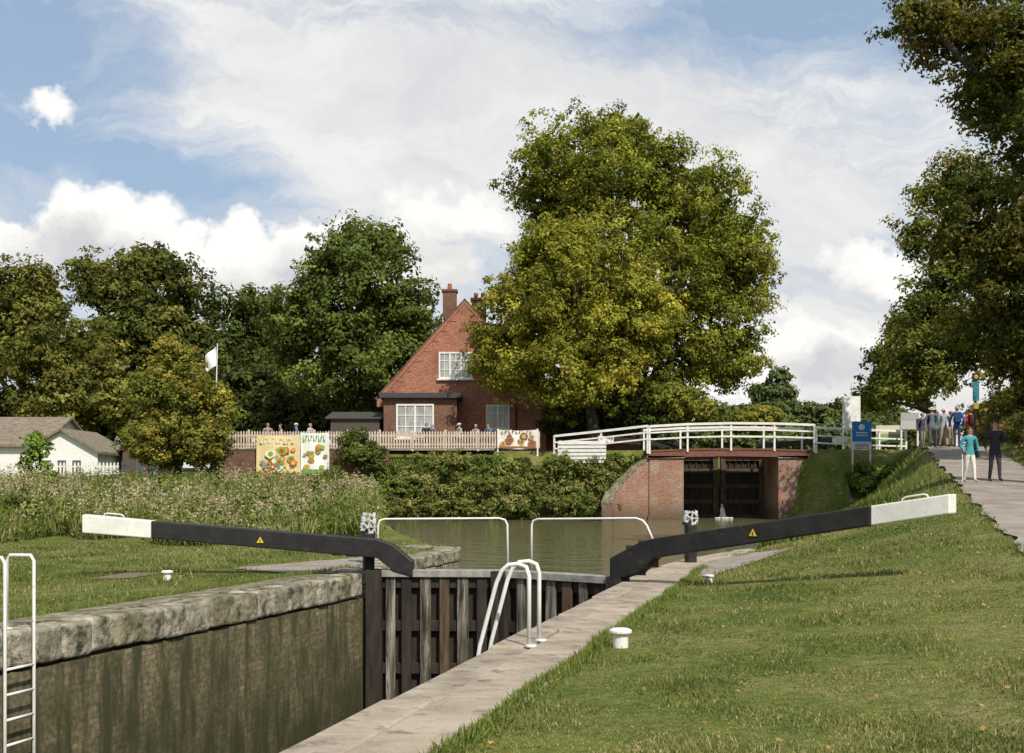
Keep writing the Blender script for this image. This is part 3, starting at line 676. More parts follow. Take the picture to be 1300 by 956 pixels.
def shed(name,x0,x1,y0,y1,z0,ze,zr,axis,wm,rm):
    mb=MB()
    if axis=='x':
        ym=(y0+y1)/2; mb.prism([(x0,y0,z0),(x0,y1,z0),(x0,y1,ze),(x0,ym,zr),(x0,y0,ze)],(x1-x0,0,0)); w=mb.obj('walls',wm); mb=MB()
        for s,ya in ((-1,y0),(1,y1)):
            mb.hexa([(x0-.3,ya+s*.4,ze-.3),(x1+.3,ya+s*.4,ze-.3),(x1+.3,ym,zr+.02),(x0-.3,ym,zr+.02)],[(x0-.3,ya+s*.4,ze-.14),(x1+.3,ya+s*.4,ze-.14),(x1+.3,ym,zr+.18),(x0-.3,ym,zr+.18)])
    else:
        xm=(x0+x1)/2; mb.prism([(x0,y0,z0),(x1,y0,z0),(x1,y0,ze),(xm,y0,zr),(x0,y0,ze)],(0,y1-y0,0)); w=mb.obj('walls',wm); mb=MB()
        for s,xa in ((-1,x0),(1,x1)):
            mb.hexa([(xa+s*.3,y0-.3,ze-.2),(xa+s*.3,y1,ze-.2),(xm,y1,zr+.02),(xm,y0-.3,zr+.02)],[(xa+s*.3,y0-.3,ze-.04),(xa+s*.3,y1,ze-.04),(xm,y1,zr+.18),(xm,y0-.3,zr+.18)])
    r=mb.obj('roof',rm)
    mb=MB()
    for k in range(3):
        if axis=='x': xx=x0+(x1-x0)*(.2+.3*k); mb.box((xx,y0-.02,(z0+ze)/2+.2),(1.0,.06,.8),0,0)
        else: mb.box(((x0+x1)/2+(k-1)*.9,y0-.02,z0+1.1),(.5,.06,.9),0,0)
    return group(name,[w,r,mb.obj('windows',GLASS)])
ASB=M('old_tile_roof',[(.14,.115,.09),(.26,.215,.17)],2.5,.9,.5,25,second=((.10,.10,.05),4,.5,.7))
shed('canal_shed',-50,-29.5,74,83,1.6,4.35,6.0,'x',flat('whitewash',(.72,.72,.70)),ASB)
shed('white_outbuilding',-29.2,-24.9,71,77,1.6,3.7,4.9,'y',flat('whitewash2',(.72,.72,.70)),ASB)
shed('wooden_shed',-24.4,-22.2,74,78,1.6,3.8,4.8,'y',flat('creosote',(.10,.07,.05)),flat('felt',(.06,.06,.06)))

mb=MB(); f0=P(272,560,82); f1=P(276,436,82); mb.tube([f0-Vector((0,0,2)),f1],[.06,.035],0,8); pl=mb.obj('pole',WHITE)
mb=MB(); vs=[]
for i in range(7):
    for j in range(7):
        t=i/6;s=j/6; vs.append(f1+Vector((-.1-.75*t, .12*math.sin(t*6+s*3), -.2-1.35*s-t*.65*(1-.3*s))))
mb.add(vs,[(i*7+j,(i+1)*7+j,(i+1)*7+j+1,i*7+j+1) for i in range(6) for j in range(6)]); group('flag_pole',[pl,mb.obj('flag',flat('flag_cloth',(.7,.7,.7)),smooth=True)])

# ------------------------------------------------------------------ signs on the right
BLUE=flat('blue_sign',(.03,.20,.50),.4,.1)
def panelsign(name,x,y,w,z0,z1,cols,hfr=(.5,),logo=True):
    mb=MB(); z=H(x,y)
    for s in (-1,1): mb.box((x+s*(w/2-.04),y+.05,(z+z1)/2-.1),(.08,.08,z1-z+.2),0,0)
    zs=[z0]+[z0+(z1-z0)*h for h in hfr]+[z1]
    for i,(a,b_) in enumerate(zip(zs[:-1],zs[1:])): mb.box((x,y,(a+b_)/2),(w,.04,b_-a),0,1+i)
    if logo:
        for k in range(4): mb.box((x,y-.024,zs[0]+.08+.08*k),(w*.7,.006,.03),0,len(zs))
        mb.sphere((x,y-.02,zs[-1]-.32),(.17,.012,.17),0,12,8)
        for k in range(2): mb.box((x,y-.024,zs[-1]-.62-.14*k),(w*.6,.006,.05),0,0)
    return mb.obj(name,[WHITE]+cols+[IRON])
D_=64.6
p=P(1094,0,D_); panelsign('canal_trust_sign',p.x,D_,1.05,P(0,571,D_).z,P(0,535,D_).z,[flat('sign_cream',(.65,.65,.62)),BLUE],(.28,))
p=P(1081,0,66.8); panelsign('white_notice_board',p.x,66.8,1.0,P(0,545,66.8).z,P(0,503,66.8).z,[WHITE,WHITE],logo=False)
p=P(1155,0,66); panelsign('grey_notice_board',p.x,66,1.0,P(0,545,66).z,P(0,524,66).z,[flat('board_grey',(.4,.4,.38)),flat('board_grey2',(.33,.34,.33))],logo=False)
p=P(1128,0,66.9); panelsign('map_board',p.x,66.9,1.4,P(0,562,66.9).z,P(0,540,66.9).z,[flat('map_green',(.2,.3,.15)),flat('map_cream',(.5,.48,.36))],logo=False)
mb=MB(); x,y=P(1238,0,49).x,49.; z=H(x,y); zt=P(0,474,49).z
mb.tube([(x,y,z),(x,y,zt)],.055,0,10); mb.box((x,y-.08,zt-.75),(.26,.04,.8),0,1); mb.box((x,y-.08,zt-.15),(.3,.05,.3),0,2); mb.sphere((x,y-.1,zt-.15),(.09,.02,.09),3,12,8); mb.box((x,y-.08,zt-1.35),(.2,.04,.25),0,3)
mb.obj('waymarker_post',[IRON,flat('teal_sign',(.03,.18,.22)),BLACK,flat('ochre',(.4,.3,.05))])

# ------------------------------------------------------------------ people
def person(name,loc,h,face,top,legs,skin=(.42,.24,.16),hair=(.06,.04,.03),shoes=(.03,.03,.03),stride=.0,seated=False,pack=None,hat=None,bag=None,arms=None,longhair=False,female=False,cane=False):
    V=[];Ed=[];T=[]
    def v(x,y,z,rx,ry=None,tag='torso',par=None,et=None):
        V.append((x*h,y*h,z*h,rx*h,(ry or rx)*h)); i=len(V)-1
        if par is not None: Ed.append((par,i)); T.append(et or tag)
        return i
    dz=-.255 if seated else 0
    sw=.105 if female else .118
    pel=v(0,0,.53+dz,.078,.058); wa=v(0,0,.61+dz,.066 if female else .074,.05,par=pel); ch=v(0,.0,.72+dz,.082,.058,par=wa); nb=v(0,0,.80+dz,.062,.045,par=ch)
    nk=v(0,-.004,.845+dz,.03,.03,'head',nb,'torso'); jw=v(0,-.012,.878+dz,.037,.042,'head',nk); hd=v(0,-.008,.925+dz,.044,.054,'head',jw); tp=v(0,-.002,.966+dz,.031,.038,'head',hd)
    hands=[]
    arms=arms or [((.155,.02,.645),(.165,-.045,.515)),((.155,.0,.645),(.165,-.06,.525))]
    for s,(el,wr) in zip((-1,1),arms):
        sh=v(s*sw,0,.795+dz,.04,.038,par=nb); e1=v(s*el[0],el[1],el[2]+dz,.03,.03,par=sh,et='arm'); w1=v(s*wr[0],wr[1],wr[2]+dz,.02,.02,par=e1,et='arm')
        d=(Vector((s*wr[0],wr[1],wr[2]))-Vector((s*el[0],el[1],el[2]))).normalized(); hp=Vector((s*wr[0],wr[1],wr[2]+dz))+d*.035
        v(*hp,.017,.022,par=w1,et='hand'); hands.append((hp*h,d,s))
    for s in (-1,1):
        st=stride*s
        hp=v(s*.048,0,.49+dz,.052,.055,par=pel,et='leg')
        if seated: kn=v(s*.06,-.25,.27,.036,.036,par=hp,et='leg'); an=v(s*.06,-.25,.05,.025,.025,par=kn,et='leg'); fy=-.25
        else:
            kn=v(s*.05,-st*.5-.015,.275,.036,.036,par=hp,et='leg'); an=v(s*.05,-st+.02*(s<0)*(stride>0),.05,.026,.026,par=kn,et='leg'); fy=-st
        v(s*.055,fy-.045,.025,.026,.02,par=an,et='foot'); v(s*.06,fy-.10,.018,.024,.016,par=len(V)-1,et='foot')
    bm=bmesh.new(); sk=bm.verts.layers.skin.verify(); bv=[]
    for i,a in enumerate(V):
        q_=bm.verts.new(a[:3]); q_[sk].radius=(a[3],a[4]); q_[sk].use_root=(i==0); bv.append(q_)
    for a,b_ in Ed: bm.edges.new((bv[a],bv[b_]))
    me=bpy.data.meshes.new('t'); bm.to_mesh(me); bm.free(); ob=bpy.data.objects.new('t',me); COL.objects.link(ob)
    m=ob.modifiers.new('s','SKIN'); m.use_smooth_shade=True; ss=ob.modifiers.new('u','SUBSURF'); ss.levels=2; ss.render_levels=2
    dg=bpy.context.evaluated_depsgraph_get(); me2=bpy.data.meshes.new_from_object(ob.evaluated_get(dg)); bpy.data.objects.remove(ob)
    mats=[flat(name+'_top',top,.8),flat(name+'_trousers',legs,.8),flat(name+'_skin',skin,.5,.06),flat(name+'_shoes',shoes,.5)]
    me2.materials.clear()
    for q_ in mats: me2.materials.append(q_)
    mp={'torso':0,'arm':0,'leg':1,'head':2,'hand':2,'foot':3}
    segs=[(Vector(V[a][:3]),Vector(V[b_][:3]),T[i]) for i,(a,b_) in enumerate(Ed)]
    hem=(.49 if not seated else .20)*h; nkz=(.828+dz)*h
    for p in me2.polygons:
        c=p.center; best=9;tg='torso'
        for a,b_,t in segs:
            ab_=b_-a; k=max(0,min(1,(c-a).dot(ab_)/ab_.length_squared)); dd=(c-a-ab_*k).length
            if dd<best: best=dd;tg=t
        mi=mp[tg]
        if tg in('torso','leg') and not seated: mi=0 if c.z>hem else 1
        if tg=='torso' and c.z>nkz and abs(c.x)<.05*h: mi=2
        p.material_index=mi; p.use_smooth=True
    M4=Matrix.Translation(loc)@Matrix.Rotation(face,4,'Z')
    me2.name='body'; body=bpy.data.objects.new('body',me2); COL.objects.link(body)
    mb=MB()
    zc=(.925+dz)*h; fy=-.060*h
    mb.tube([(0,fy+.006*h,zc+.004*h),(0,fy-.010*h,zc-.010*h),(0,fy+.004*h,zc-.014*h)],[.004*h,.008*h,.006*h],0,6)
    for s in (-1,1):
        mb.sphere((s*.017*h,fy+.008*h,zc+.004*h),.006*h,2,8,6); mb.sphere((s*.046*h,0,zc-.004*h),(.006*h,.012*h,.017*h),0,8,6)
        mb.box((s*.017*h,fy+.004*h,zc+.015*h),(.018*h,.006*h,.004*h),0,1)
    mb.box((0,fy+.008*h,zc-.027*h),(.024*h,.008*h,.005*h),0,3)
    for hp,d,s in hands:
        side=Vector((0,1,0)).cross(d).normalized(); fw=side.cross(d).normalized()
        for k in range(4):
            b_=hp+fw*((k-1.5)*.0105*h)+d*.012*h; l=(.036,.044,.041,.032)[k]*h
            mb.tube([b_,b_+d*l*.5,b_+d*l*.85+Vector((-s*.006*h,0,0)),b_+d*l+Vector((-s*.014*h,0,0))],[.0062*h,.0055*h,.005*h,.0035*h],0,6)
        b_=hp+fw*.016*h-d*.01*h; mb.tube([b_,b_+fw*.012*h+d*.014*h,b_+fw*.014*h+d*.03*h],[.0068*h,.006*h,.004*h],0,6)
    drop=.07 if longhair else 0
    mb.sphere((0,.004*h,zc+.008*h),(.052*h,.064*h,.058*h),1,16,12,keep=lambda c_: not (c_.y<-.012*h and c_.z<.028*h) and not (c_.z<(-.03-drop)*h))
    if longhair: mb.tube([(0,.03*h,zc+.01*h),(0,.038*h,zc-.04*h),(0,.036*h,zc-.075*h)],[.046*h,.046*h,.03*h],1,12)
    hm=mb.obj('face_hair_hands',[mats[2],flat(name+'_hair',hair,.6),IRON,flat(name+'_lips',(.35,.12,.1))],smooth=True,recenter=False)
    prt=[body,hm]
    if pack or bag or hat or cane:
        mb=MB()
        if pack:
            mb.box((0,.105*h,.70*h+dz*h),(.17*h,.10*h,.25*h),0,0); mb.box((0,.165*h,.66*h+dz*h),(.12*h,.04*h,.12*h),0,0)
            for s in(-1,1): mb.tube([(s*.06*h,.06*h,.82*h+dz*h),(s*.065*h,.0,.852*h+dz*h),(s*.065*h,-.062*h,.78*h+dz*h),(s*.075*h,-.05*h,.66*h+dz*h),(s*.08*h,.05*h,.6*h+dz*h)],.011*h,0,6)
        if bag:
            mb.box((.14*h,-.01*h,.50*h),(.05*h,.13*h,.11*h),.1,1); mb.tube([(.14*h,-.04*h,.55*h),(.07*h,-.045*h,.72*h),(-.03*h,-.03*h,.84*h),(-.03*h,.04*h,.83*h),(.08*h,.06*h,.7*h),(.14*h,.03*h,.55*h)],.006*h,1,5)
        if hat:
            mb.sphere((0,0,zc+.03*h),(.056*h,.068*h,.045*h),2,14,8,keep=lambda c_:c_.z>-.01*h); mb.tube([(0,-.01*h,zc+.022*h),(0,-.012*h,zc+.027*h)],.085*h,2,16)
        if cane:
            mb.tube([(-.2*h,-.12*h,0.01),(-.175*h,-.07*h,.5*h)],.008*h,3,6)
        prt.append(mb.obj('bag_and_hat',[flat(name+'_pack',pack or (.1,.1,.1)),flat(name+'_bag',bag or (.05,.05,.05)),flat(name+'_hat',hat or (.4,.4,.35)),WHITE],bevel=.012*h,recenter=False))
    for o_ in prt: o_.data.transform(M4)
    for o_ in prt: center(o_)
    return group(name,prt)
def stand(px,D,**k):
    x=P(px,0,D).x; return Vector((x,D,H(x,D)+.012))
person('woman_walking',stand(1231,35),1.66,.12,(.05,.27,.31),(.62,.60,.55),hair=(.10,.06,.035),shoes=(.4,.38,.34),stride=.09,bag=(.03,.03,.03),female=True,longhair=True,arms=[((.16,.03,.65),(.14,-.07,.56)),((.15,.02,.65),(.17,-.03,.52))],cane=True)
person('man_walking',stand(1263,35.3),1.84,-.05,(.024,.024,.034),(.035,.033,.036),hair=(.03,.025,.02),stride=.085,arms=[((.16,.04,.65),(.15,-.02,.53)),((.16,.02,.65),(.125,-.10,.60))])
grp=[(1171,52,1.66,.3,(.06,.06,.09),(.22,.20,.17),(.10,.03,.03),None),(1183,51,1.74,0,(.12,.14,.17),(.10,.10,.09),(.03,.03,.05),(.5,.45,.35)),
(1198,51.4,1.72,.2,(.30,.33,.38),(.36,.31,.22),None,(.6,.56,.48)),(1215,51,1.80,2.9,(.03,.12,.38),(.05,.05,.07),(.02,.05,.14),None),
(1207,54.5,1.64,.4,(.42,.40,.36),(.20,.17,.12),None,(.4,.06,.06)),(1232,51.5,1.70,3.3,(.55,.05,.06),(.04,.04,.05),(.08,.02,.02),None),(1190,56.5,1.7,.1,(.10,.20,.14),(.06,.06,.07),None,None)]
for i,(px,D,h_,fc,tc,lc,pk,ht) in enumerate(grp):
    person('hiker',stand(px,D),h_,fc,tc,lc,pack=pk,hat=ht,stride=.05*((i%3)-.5),hair=[(.3,.28,.25),(.06,.04,.03),(.12,.08,.05)][i%3],female=i%3==0)
seat=[(340,69.0,(.28,.22,.2)),(356,69.6,(.1,.12,.2)),(376,69.0,(.10,.14,.28)),(394,69.2,(.4,.4,.42)),(541,68.8,(.03,.03,.04)),(549,69.8,(.12,.12,.18)),(583,69.0,(.35,.33,.3)),(620,69.2,(.12,.2,.3)),(604,70.2,(.5,.48,.45))]
WD=flat('bench_wood',(.16,.10,.06)); DK=.34
for i,(px,D,tc) in enumerate(seat):
    x=P(px,0,D).x; person('seated_visitor',Vector((x,D,PL+DK)),1.75,random.uniform(-1.2,1.2),tc,(.05,.05,.08),seated=True,hair=[(.3,.28,.26),(.08,.05,.03),(.45,.43,.4)][i%3],hat=(.55,.53,.48) if i%4==2 else None,arms=[((.15,-.03,.66),(.1,-.16,.6)),((.15,-.03,.66),(.1,-.16,.62))])
mb=MB()
mb.box((-9,69.8,PL+.16),(16,3.2,.3)); mb.box((-9,69.8,PL+.327),(16.2,3.4,.012))
mb.obj('terrace_deck',M('patio_slabs',[(.2,.18,.15),(.3,.27,.23)],3))
for px in (358,385,545,600):
    x=P(px,0,69.4).x; mb=MB(); z=PL+DK
    mb.box((x,69.4,z+.72),(1.7,.75,.05))
    for s in (-1,1):
        mb.box((x,69.4+s*.68,z+.43),(1.7,.27,.045)); mb.box((x+s*.6,69.4,z+.40),(.08,1.5,.08))
        for q_ in(-1,1): mb.beam((x+s*.6,69.4+q_*.72,z),(x+s*.6,69.4+q_*.25,z+.7),.07,.08)
    mb.obj('picnic_table',WD)

# ------------------------------------------------------------------ trees
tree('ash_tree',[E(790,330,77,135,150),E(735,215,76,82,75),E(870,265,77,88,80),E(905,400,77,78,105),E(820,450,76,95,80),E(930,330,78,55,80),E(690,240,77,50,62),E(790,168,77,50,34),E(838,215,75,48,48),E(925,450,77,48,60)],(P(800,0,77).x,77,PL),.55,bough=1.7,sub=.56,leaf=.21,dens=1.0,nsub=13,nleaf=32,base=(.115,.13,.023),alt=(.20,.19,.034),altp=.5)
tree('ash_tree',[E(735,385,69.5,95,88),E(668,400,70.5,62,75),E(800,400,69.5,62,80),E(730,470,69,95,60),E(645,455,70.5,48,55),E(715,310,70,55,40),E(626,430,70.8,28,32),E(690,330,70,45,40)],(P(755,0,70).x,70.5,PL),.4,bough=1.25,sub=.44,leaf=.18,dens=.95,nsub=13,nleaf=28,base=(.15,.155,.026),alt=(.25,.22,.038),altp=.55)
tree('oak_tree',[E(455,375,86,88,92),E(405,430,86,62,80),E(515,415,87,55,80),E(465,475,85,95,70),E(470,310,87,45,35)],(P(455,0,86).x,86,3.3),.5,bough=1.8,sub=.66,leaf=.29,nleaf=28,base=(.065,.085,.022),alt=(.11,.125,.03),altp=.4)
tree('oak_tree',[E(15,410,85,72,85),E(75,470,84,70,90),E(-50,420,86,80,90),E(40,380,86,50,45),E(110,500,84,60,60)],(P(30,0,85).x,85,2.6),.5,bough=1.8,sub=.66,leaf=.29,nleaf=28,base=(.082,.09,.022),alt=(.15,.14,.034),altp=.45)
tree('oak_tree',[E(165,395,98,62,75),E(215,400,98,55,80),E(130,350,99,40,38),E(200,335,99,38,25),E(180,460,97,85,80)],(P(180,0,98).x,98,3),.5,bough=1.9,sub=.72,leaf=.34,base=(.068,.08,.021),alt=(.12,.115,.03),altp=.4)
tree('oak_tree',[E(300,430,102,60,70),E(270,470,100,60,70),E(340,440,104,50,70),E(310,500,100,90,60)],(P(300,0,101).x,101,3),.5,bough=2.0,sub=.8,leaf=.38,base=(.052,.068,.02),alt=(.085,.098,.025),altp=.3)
tree('maple_tree',[E(222,475,66,36,36),E(195,500,65,36,36),E(255,510,65,42,42),E(210,560,64,55,42),E(265,570,64,34,38),E(225,448,66,22,18)],(P(225,0,65).x,65,1.9),.22,bough=.9,sub=.36,leaf=.17,nleaf=26,base=(.11,.12,.026),alt=(.22,.18,.038),altp=.5)
crown('dark_foliage',[E(a,530+random.uniform(-10,10),92,50,35) for a in range(-40,500,50)]+[E(a,500,95,50,40) for a in range(230,360,50)],bough=1.9,sub=.7,leaf=.38,base=(.045,.055,.019),alt=(.065,.075,.02))
tree('yew_bush',[E(452,570,65.5,24,28),E(470,580,65.2,20,22)],(P(455,0,65.5).x,65.5,1.9),.1,bough=.6,sub=.25,leaf=.13,base=(.07,.09,.022),alt=(.13,.135,.035),altp=.3)
crown('yellow_shrub',[E(862,512,72,34,28),E(890,525,72,22,18),E(845,525,72,20,18),E(960,532,85,35,18)],bough=.8,sub=.35,leaf=.2,base=(.11,.125,.025),alt=(.2,.17,.035),altp=.5)
crown('dark_foliage',[E(a,527,73,26,26) for a in range(715,840,24)],bough=1.0,sub=.45,leaf=.26,base=(.035,.05,.014),alt=(.06,.075,.016))  # shaded underside of the ash crowns, painted as darker leaf colour
tree('distant_tree',[E(985,492,130,21,24),E(975,505,130,20,20),E(998,510,130,16,18)],(P(985,0,130).x,130,3.5),.3,bough=1.3,sub=.6,leaf=.42,base=(.08,.10,.04),alt=(.11,.13,.04))
crown('distant_hedgerow',[E(a,530+4*math.sin(a),125,26,15) for a in range(930,1130,22)]+[E(a,557,120,28,22) for a in range(840,1190,30)],bough=1.4,sub=.65,leaf=.5,base=(.07,.09,.033),alt=(.11,.125,.04))
D1=dict(base=(.066,.073,.018),alt=(.15,.115,.03),altp=.45)
tree('beech_tree',[E(1290,60,30,100,80),E(1225,45,31,68,42),E(1350,150,31,125,110),E(1170,18,30,45,30),E(1265,130,32,55,50),E(1240,-30,31,80,45)],(17.8,31.5,1.7),.4,bough=.85,sub=.31,leaf=.115,dens=.9,nleaf=28,**D1)
tree('beech_tree',[E(1275,270,42,75,80),E(1340,330,42,100,110),E(1230,230,43,40,42),E(1300,400,43,95,75),E(1215,300,43,38,45)],(22.3,43,3.0),.4,bough=1.1,sub=.40,leaf=.15,nleaf=28,**D1)
tree('lime_tree',[E(1215,330,58,50,65),E(1190,400,58,55,55),E(1240,430,57,80,62),E(1170,300,59,24,32),E(1175,455,57,60,44),E(1185,250,60,25,30),E(1300,450,55,60,50)],(26.5,58,4.1),.4,bough=1.3,sub=.48,leaf=.2,base=(.088,.10,.022),alt=(.16,.14,.034),altp=.4)
tree('lime_tree',[E(1148,440,74,34,45),E(1135,485,74,36,34),E(1165,490,72,40,34),E(1125,470,76,24,26),E(1110,508,78,18,18)],(P(1160,0,74).x+2,74,4.0),.35,bough=1.3,sub=.5,leaf=.25,base=(.10,.115,.026),alt=(.16,.155,.034),altp=.35)
crown('towpath_hedge',[((27+.17*(y-60)+random.uniform(-.3,.3)-(62-y)*.07,y,H(25,y)+1.5+random.uniform(-.3,.5)),(1.5,1.7,1.6)) for y in np.arange(36,80,2.4)],bough=1.0,sub=.4,leaf=.22,base=(.06,.07,.018),alt=(.14,.12,.035),altp=.45)
crown('bank_bramble',[((float(Xe(y))+4.1+random.uniform(-.2,.5),y,H(float(Xe(y))+4.1,y)+.35+random.uniform(-.1,.3)),(.8,1.0,.7)) for y in np.arange(28,64,1.5)],bough=.5,sub=.24,leaf=.12,nsub=8,nleaf=16,base=(.09,.09,.025),alt=(.20,.15,.06),altp=.5)
tree('sapling',[E(48,565,50,18,22),E(40,590,50,15,16),E(58,600,50,14,14),E(45,555,50,10,12)],(P(48,0,50).x,50,H(P(48,0,50).x,50)),.05,bough=.4,sub=.16,leaf=.14,base=(.11,.16,.03),alt=(.16,.22,.04),core=False,nsub=6,nleaf=10)
el=[]
for x in np.arange(-7.4,5.6,.85):
    r=random.uniform
    el+=[((x+r(-.3,.3),65.0+r(-.2,.1),.35+r(-.1,.2)),(.8,.75,.7)),((x+r(-.3,.3),65.7+r(-.2,.2),1.5+r(-.2,.3)),(.95,.9,.85)),((x+r(-.3,.3),66.2+r(-.1,.2),2.6+r(-.4,.3)),(.9,.75,.75))]
crown('ivy_hedge',el,bough=.55,sub=.24,leaf=.13,nsub=9,nleaf=20,dens=.7,base=(.09,.115,.028),alt=(.20,.18,.065),altp=.5)
crown('bramble_bank',[((5.4+random.uniform(0,2.4),66.5+random.uniform(-.3,.5),2.5+random.uniform(-.5,.5)),(.6,.5,.5)) for _ in range(12)]+[((18.8+random.uniform(-.2,2),63.6+random.uniform(-1,.6),1.9+random.uniform(-.5,.9)),(.6,.6,.45)) for _ in range(16)],bough=.45,sub=.2,leaf=.13,nsub=8,nleaf=16,base=(.09,.12,.025),alt=(.15,.18,.04))

# ------------------------------------------------------------------ reeds / wild border on the left
def inreed(n,y1=51):
    Y=rng.uniform(33,y1,n); u=rng.uniform(-.56,-.115,n); X=u*Y
    edge=33.6+1.0*np.sin(X*.9)+.8*np.sin(X*2.3+1); ok=(Y>edge)&(sdist(X,Y)>.3); return X[ok],Y[ok]
def hmod(X,Y): return np.clip(.74+.42*np.sin(X*.8+np.sin(Y*.7)*2)*np.sin(Y*.6+1)+.15*np.sin(X*3+Y),.35,1.15)
X,Y=inreed(46000); Z=hz(X,Y); n=len(X)
h_=rng.uniform(.5,1.25,n)*hmod(X,Y); ln=rng.normal(size=(n,3))*.24; ln[:,2]=1; ln=unit(ln)
side=unit(np.cross(ln,rdir(n))); pal=np.array([(.11,.155,.035),(.18,.21,.055),(.30,.28,.14),(.40,.35,.22)]); pz=np.clip(.5+.5*np.sin(X*.6+2)*np.cos(Y*.5),0,1)
k=np.where(rng.random(n)<.18+.22*pz,rng.integers(2,4,n),rng.integers(0,2,n))
C=np.stack([X,Y,Z],1)+ln*(h_*.48)[:,None]
diamonds('reed_bed',C,ln*(h_*.5)[:,None],side*(rng.uniform(.015,.032,n))[:,None],pal[k]*rng.uniform(.7,1.3,(n,1)),GRASSM)
X,Y=inreed(2900); Z=hz(X,Y); sel=(np.sin(X*.55+1.2*np.sin(Y*.4))+rng.normal(size=len(X))*.4>-.1); X=X[sel];Y=Y[sel];Z=Z[sel]; n=len(X); kk=14
hh=rng.uniform(.8,1.4,n)*hmod(X,Y); c0=np.stack([X,Y,Z+hh],1)
C=(c0[:,None]+rng.normal(size=(n,kk,3))*np.array([.08,.08,.15])).reshape(-1,3); m=len(C)
pc=np.where(rng.random((n,1))<.45,np.array([[.44,.34,.26]]),np.array([[.40,.36,.22]]))
leaves('seed_heads',C,rdir(m),rng.uniform(.05,.11,m),np.repeat(pc,kk,0)*rng.uniform(.6,1.3,(m,1)))
X,Y=inreed(8500,64); Z=hz(X,Y); n=len(X); kk=14; far=np.where(Y>51,.45,1.0); c0=np.stack([X,Y,Z+rng.uniform(.1,1.0,n)*hmod(X,Y)*far],1)
C=(c0[:,None]+rng.normal(size=(n,kk,3))*np.array([.22,.22,.16])).reshape(-1,3); m=len(C)
pc=np.array([(.10,.14,.03),(.16,.20,.045),(.21,.21,.075)])[rng.integers(0,3,n)]
leaves('wild_herbs',C,unit(rdir(m)+np.array([0,0,.5])),rng.uniform(.08,.18,m),np.repeat(pc,kk,0)*rng.uniform(.6,1.3,(m,1)))
crown('bramble_clump',[((u*Y_,Y_,H(u*Y_,Y_)+.35),(rng.uniform(.7,1.5),.9,rng.uniform(.5,.95))) for u,Y_ in [(-.30,45),(-.21,40),(-.16,44),(-.40,49),(-.24,49),(-.13,50),(-.35,41),(-.15,54),(-.12,60),(-.13,63.5),(-.46,46),(-.27,37),(-.42,38)]],bough=.5,sub=.22,leaf=.12,nsub=8,nleaf=18,base=(.09,.115,.028),alt=(.18,.17,.06),altp=.4)

# ------------------------------------------------------------------ lawn blades
def scatter(n,ylo,yhi,ulo,uhi):
    Y=np.exp(rng.uniform(math.log(ylo),math.log(yhi),n)); X=rng.uniform(ulo,uhi,n)*Y; d=sdist(X,Y)
    ok=(d>.12)&((X<L(Y)-1.1)|(X>R(Y)+1.04))|((Y>23.5)&(d>.5))
    ok&=~((X>Xe(Y)+.06*np.sin(Y*5))&(X<Xe(Y)+2.78))
    ok&=~((X<L(Y)-1.1)&(Y>33.8)&(Y<66))
    for pg in PT: ok&=sdist(X,Y,pg)>-.12
    return X[ok],Y[ok]
def lat(X,Y,f,seed):
    r=np.random.default_rng(seed); o=0
    for i in range(7):
        a=r.uniform(0,6.3); k=f*r.uniform(.5,2.2); o=o+np.sin(k*(X*math.cos(a)+Y*math.sin(a))+r.uniform(0,6.3)+1.5*np.sin(f*.6*(X*math.sin(a)-Y*math.cos(a))))
    return o/7
X,Y=scatter(340000,6.3,64,-.55,.6); Z=hz(X,Y); n=len(X)
pn=np.clip(.48+.85*lat(X,Y,1.1,5)+.55*lat(X,Y,4.0,9)+.5*lat(X,Y,.4,12),0,1)
sc=np.clip(Y/14,.8,2.6); tall=np.clip(.65+1.7*lat(X,Y,3.0,2),.3,2.0); hgt=rng.uniform(.025,.06,n)*np.where(rng.random(n)<.05,1.8,1)*np.clip(sc,.8,1.7)*tall
ln=rng.normal(size=(n,3))*.5; ln[:,2]=1; ln=unit(ln); side=unit(np.cross(ln,rdir(n)))
pn=(pn+.35*rng.random(n))/1.35
ca=np.array([.075,.11,.026]); cb=np.array([.24,.235,.085]); K=(ca+(cb-ca)*pn[:,None])*rng.uniform(.65,1.3,(n,1)); dry=rng.random(n)<.04+.16*pn**2; K[dry]=np.array([.38,.32,.18])
diamonds('lawn_grass',np.stack([X,Y,Z],1)+ln*(hgt*.4)[:,None],ln*(hgt*.6)[:,None],side*(.0050*sc*rng.uniform(.7,1.5,n))[:,None],K,GRASSM)
X,Y=scatter(3600,6.5,40,-.5,.6); Z=hz(X,Y); n=len(X); sel=rng.random(n)<.13; X=X[sel];Y=Y[sel];Z=Z[sel];n=len(X)
leaves('fallen_leaves',np.stack([X,Y,Z+.05],1),unit(rdir(n)*.5+np.array([0,0,1])),rng.uniform(.04,.08,n),np.array([.36,.22,.08])*rng.uniform(.6,1.3,(n,1)))
Y=np.exp(rng.uniform(math.log(6.5),math.log(24),11000)); s=rng.random(11000)<.5
w_=np.clip(.5+lat(Y*0,Y,2.5,3),0.15,1.2)
X=np.where(s,R(Y)+1.05+rng.exponential(.06,11000)-.12*w_*rng.random(11000),L(Y)-1.1-rng.exponential(.07,11000)+.14*w_*rng.random(11000)); n=11000
hgt=rng.uniform(.04,.11,n); ln=rng.normal(size=(n,3))*.45; ln[:,2]=1; ln=unit(ln); side=unit(np.cross(ln,rdir(n)))
diamonds('edge_grass',np.stack([X,Y,np.maximum(hz(X,Y),.02)],1)+ln*(hgt*.4)[:,None],ln*(hgt*.6)[:,None],side*.006,np.array([.14,.17,.045])*rng.uniform(.6,1.5,(n,1)),GRASSM)
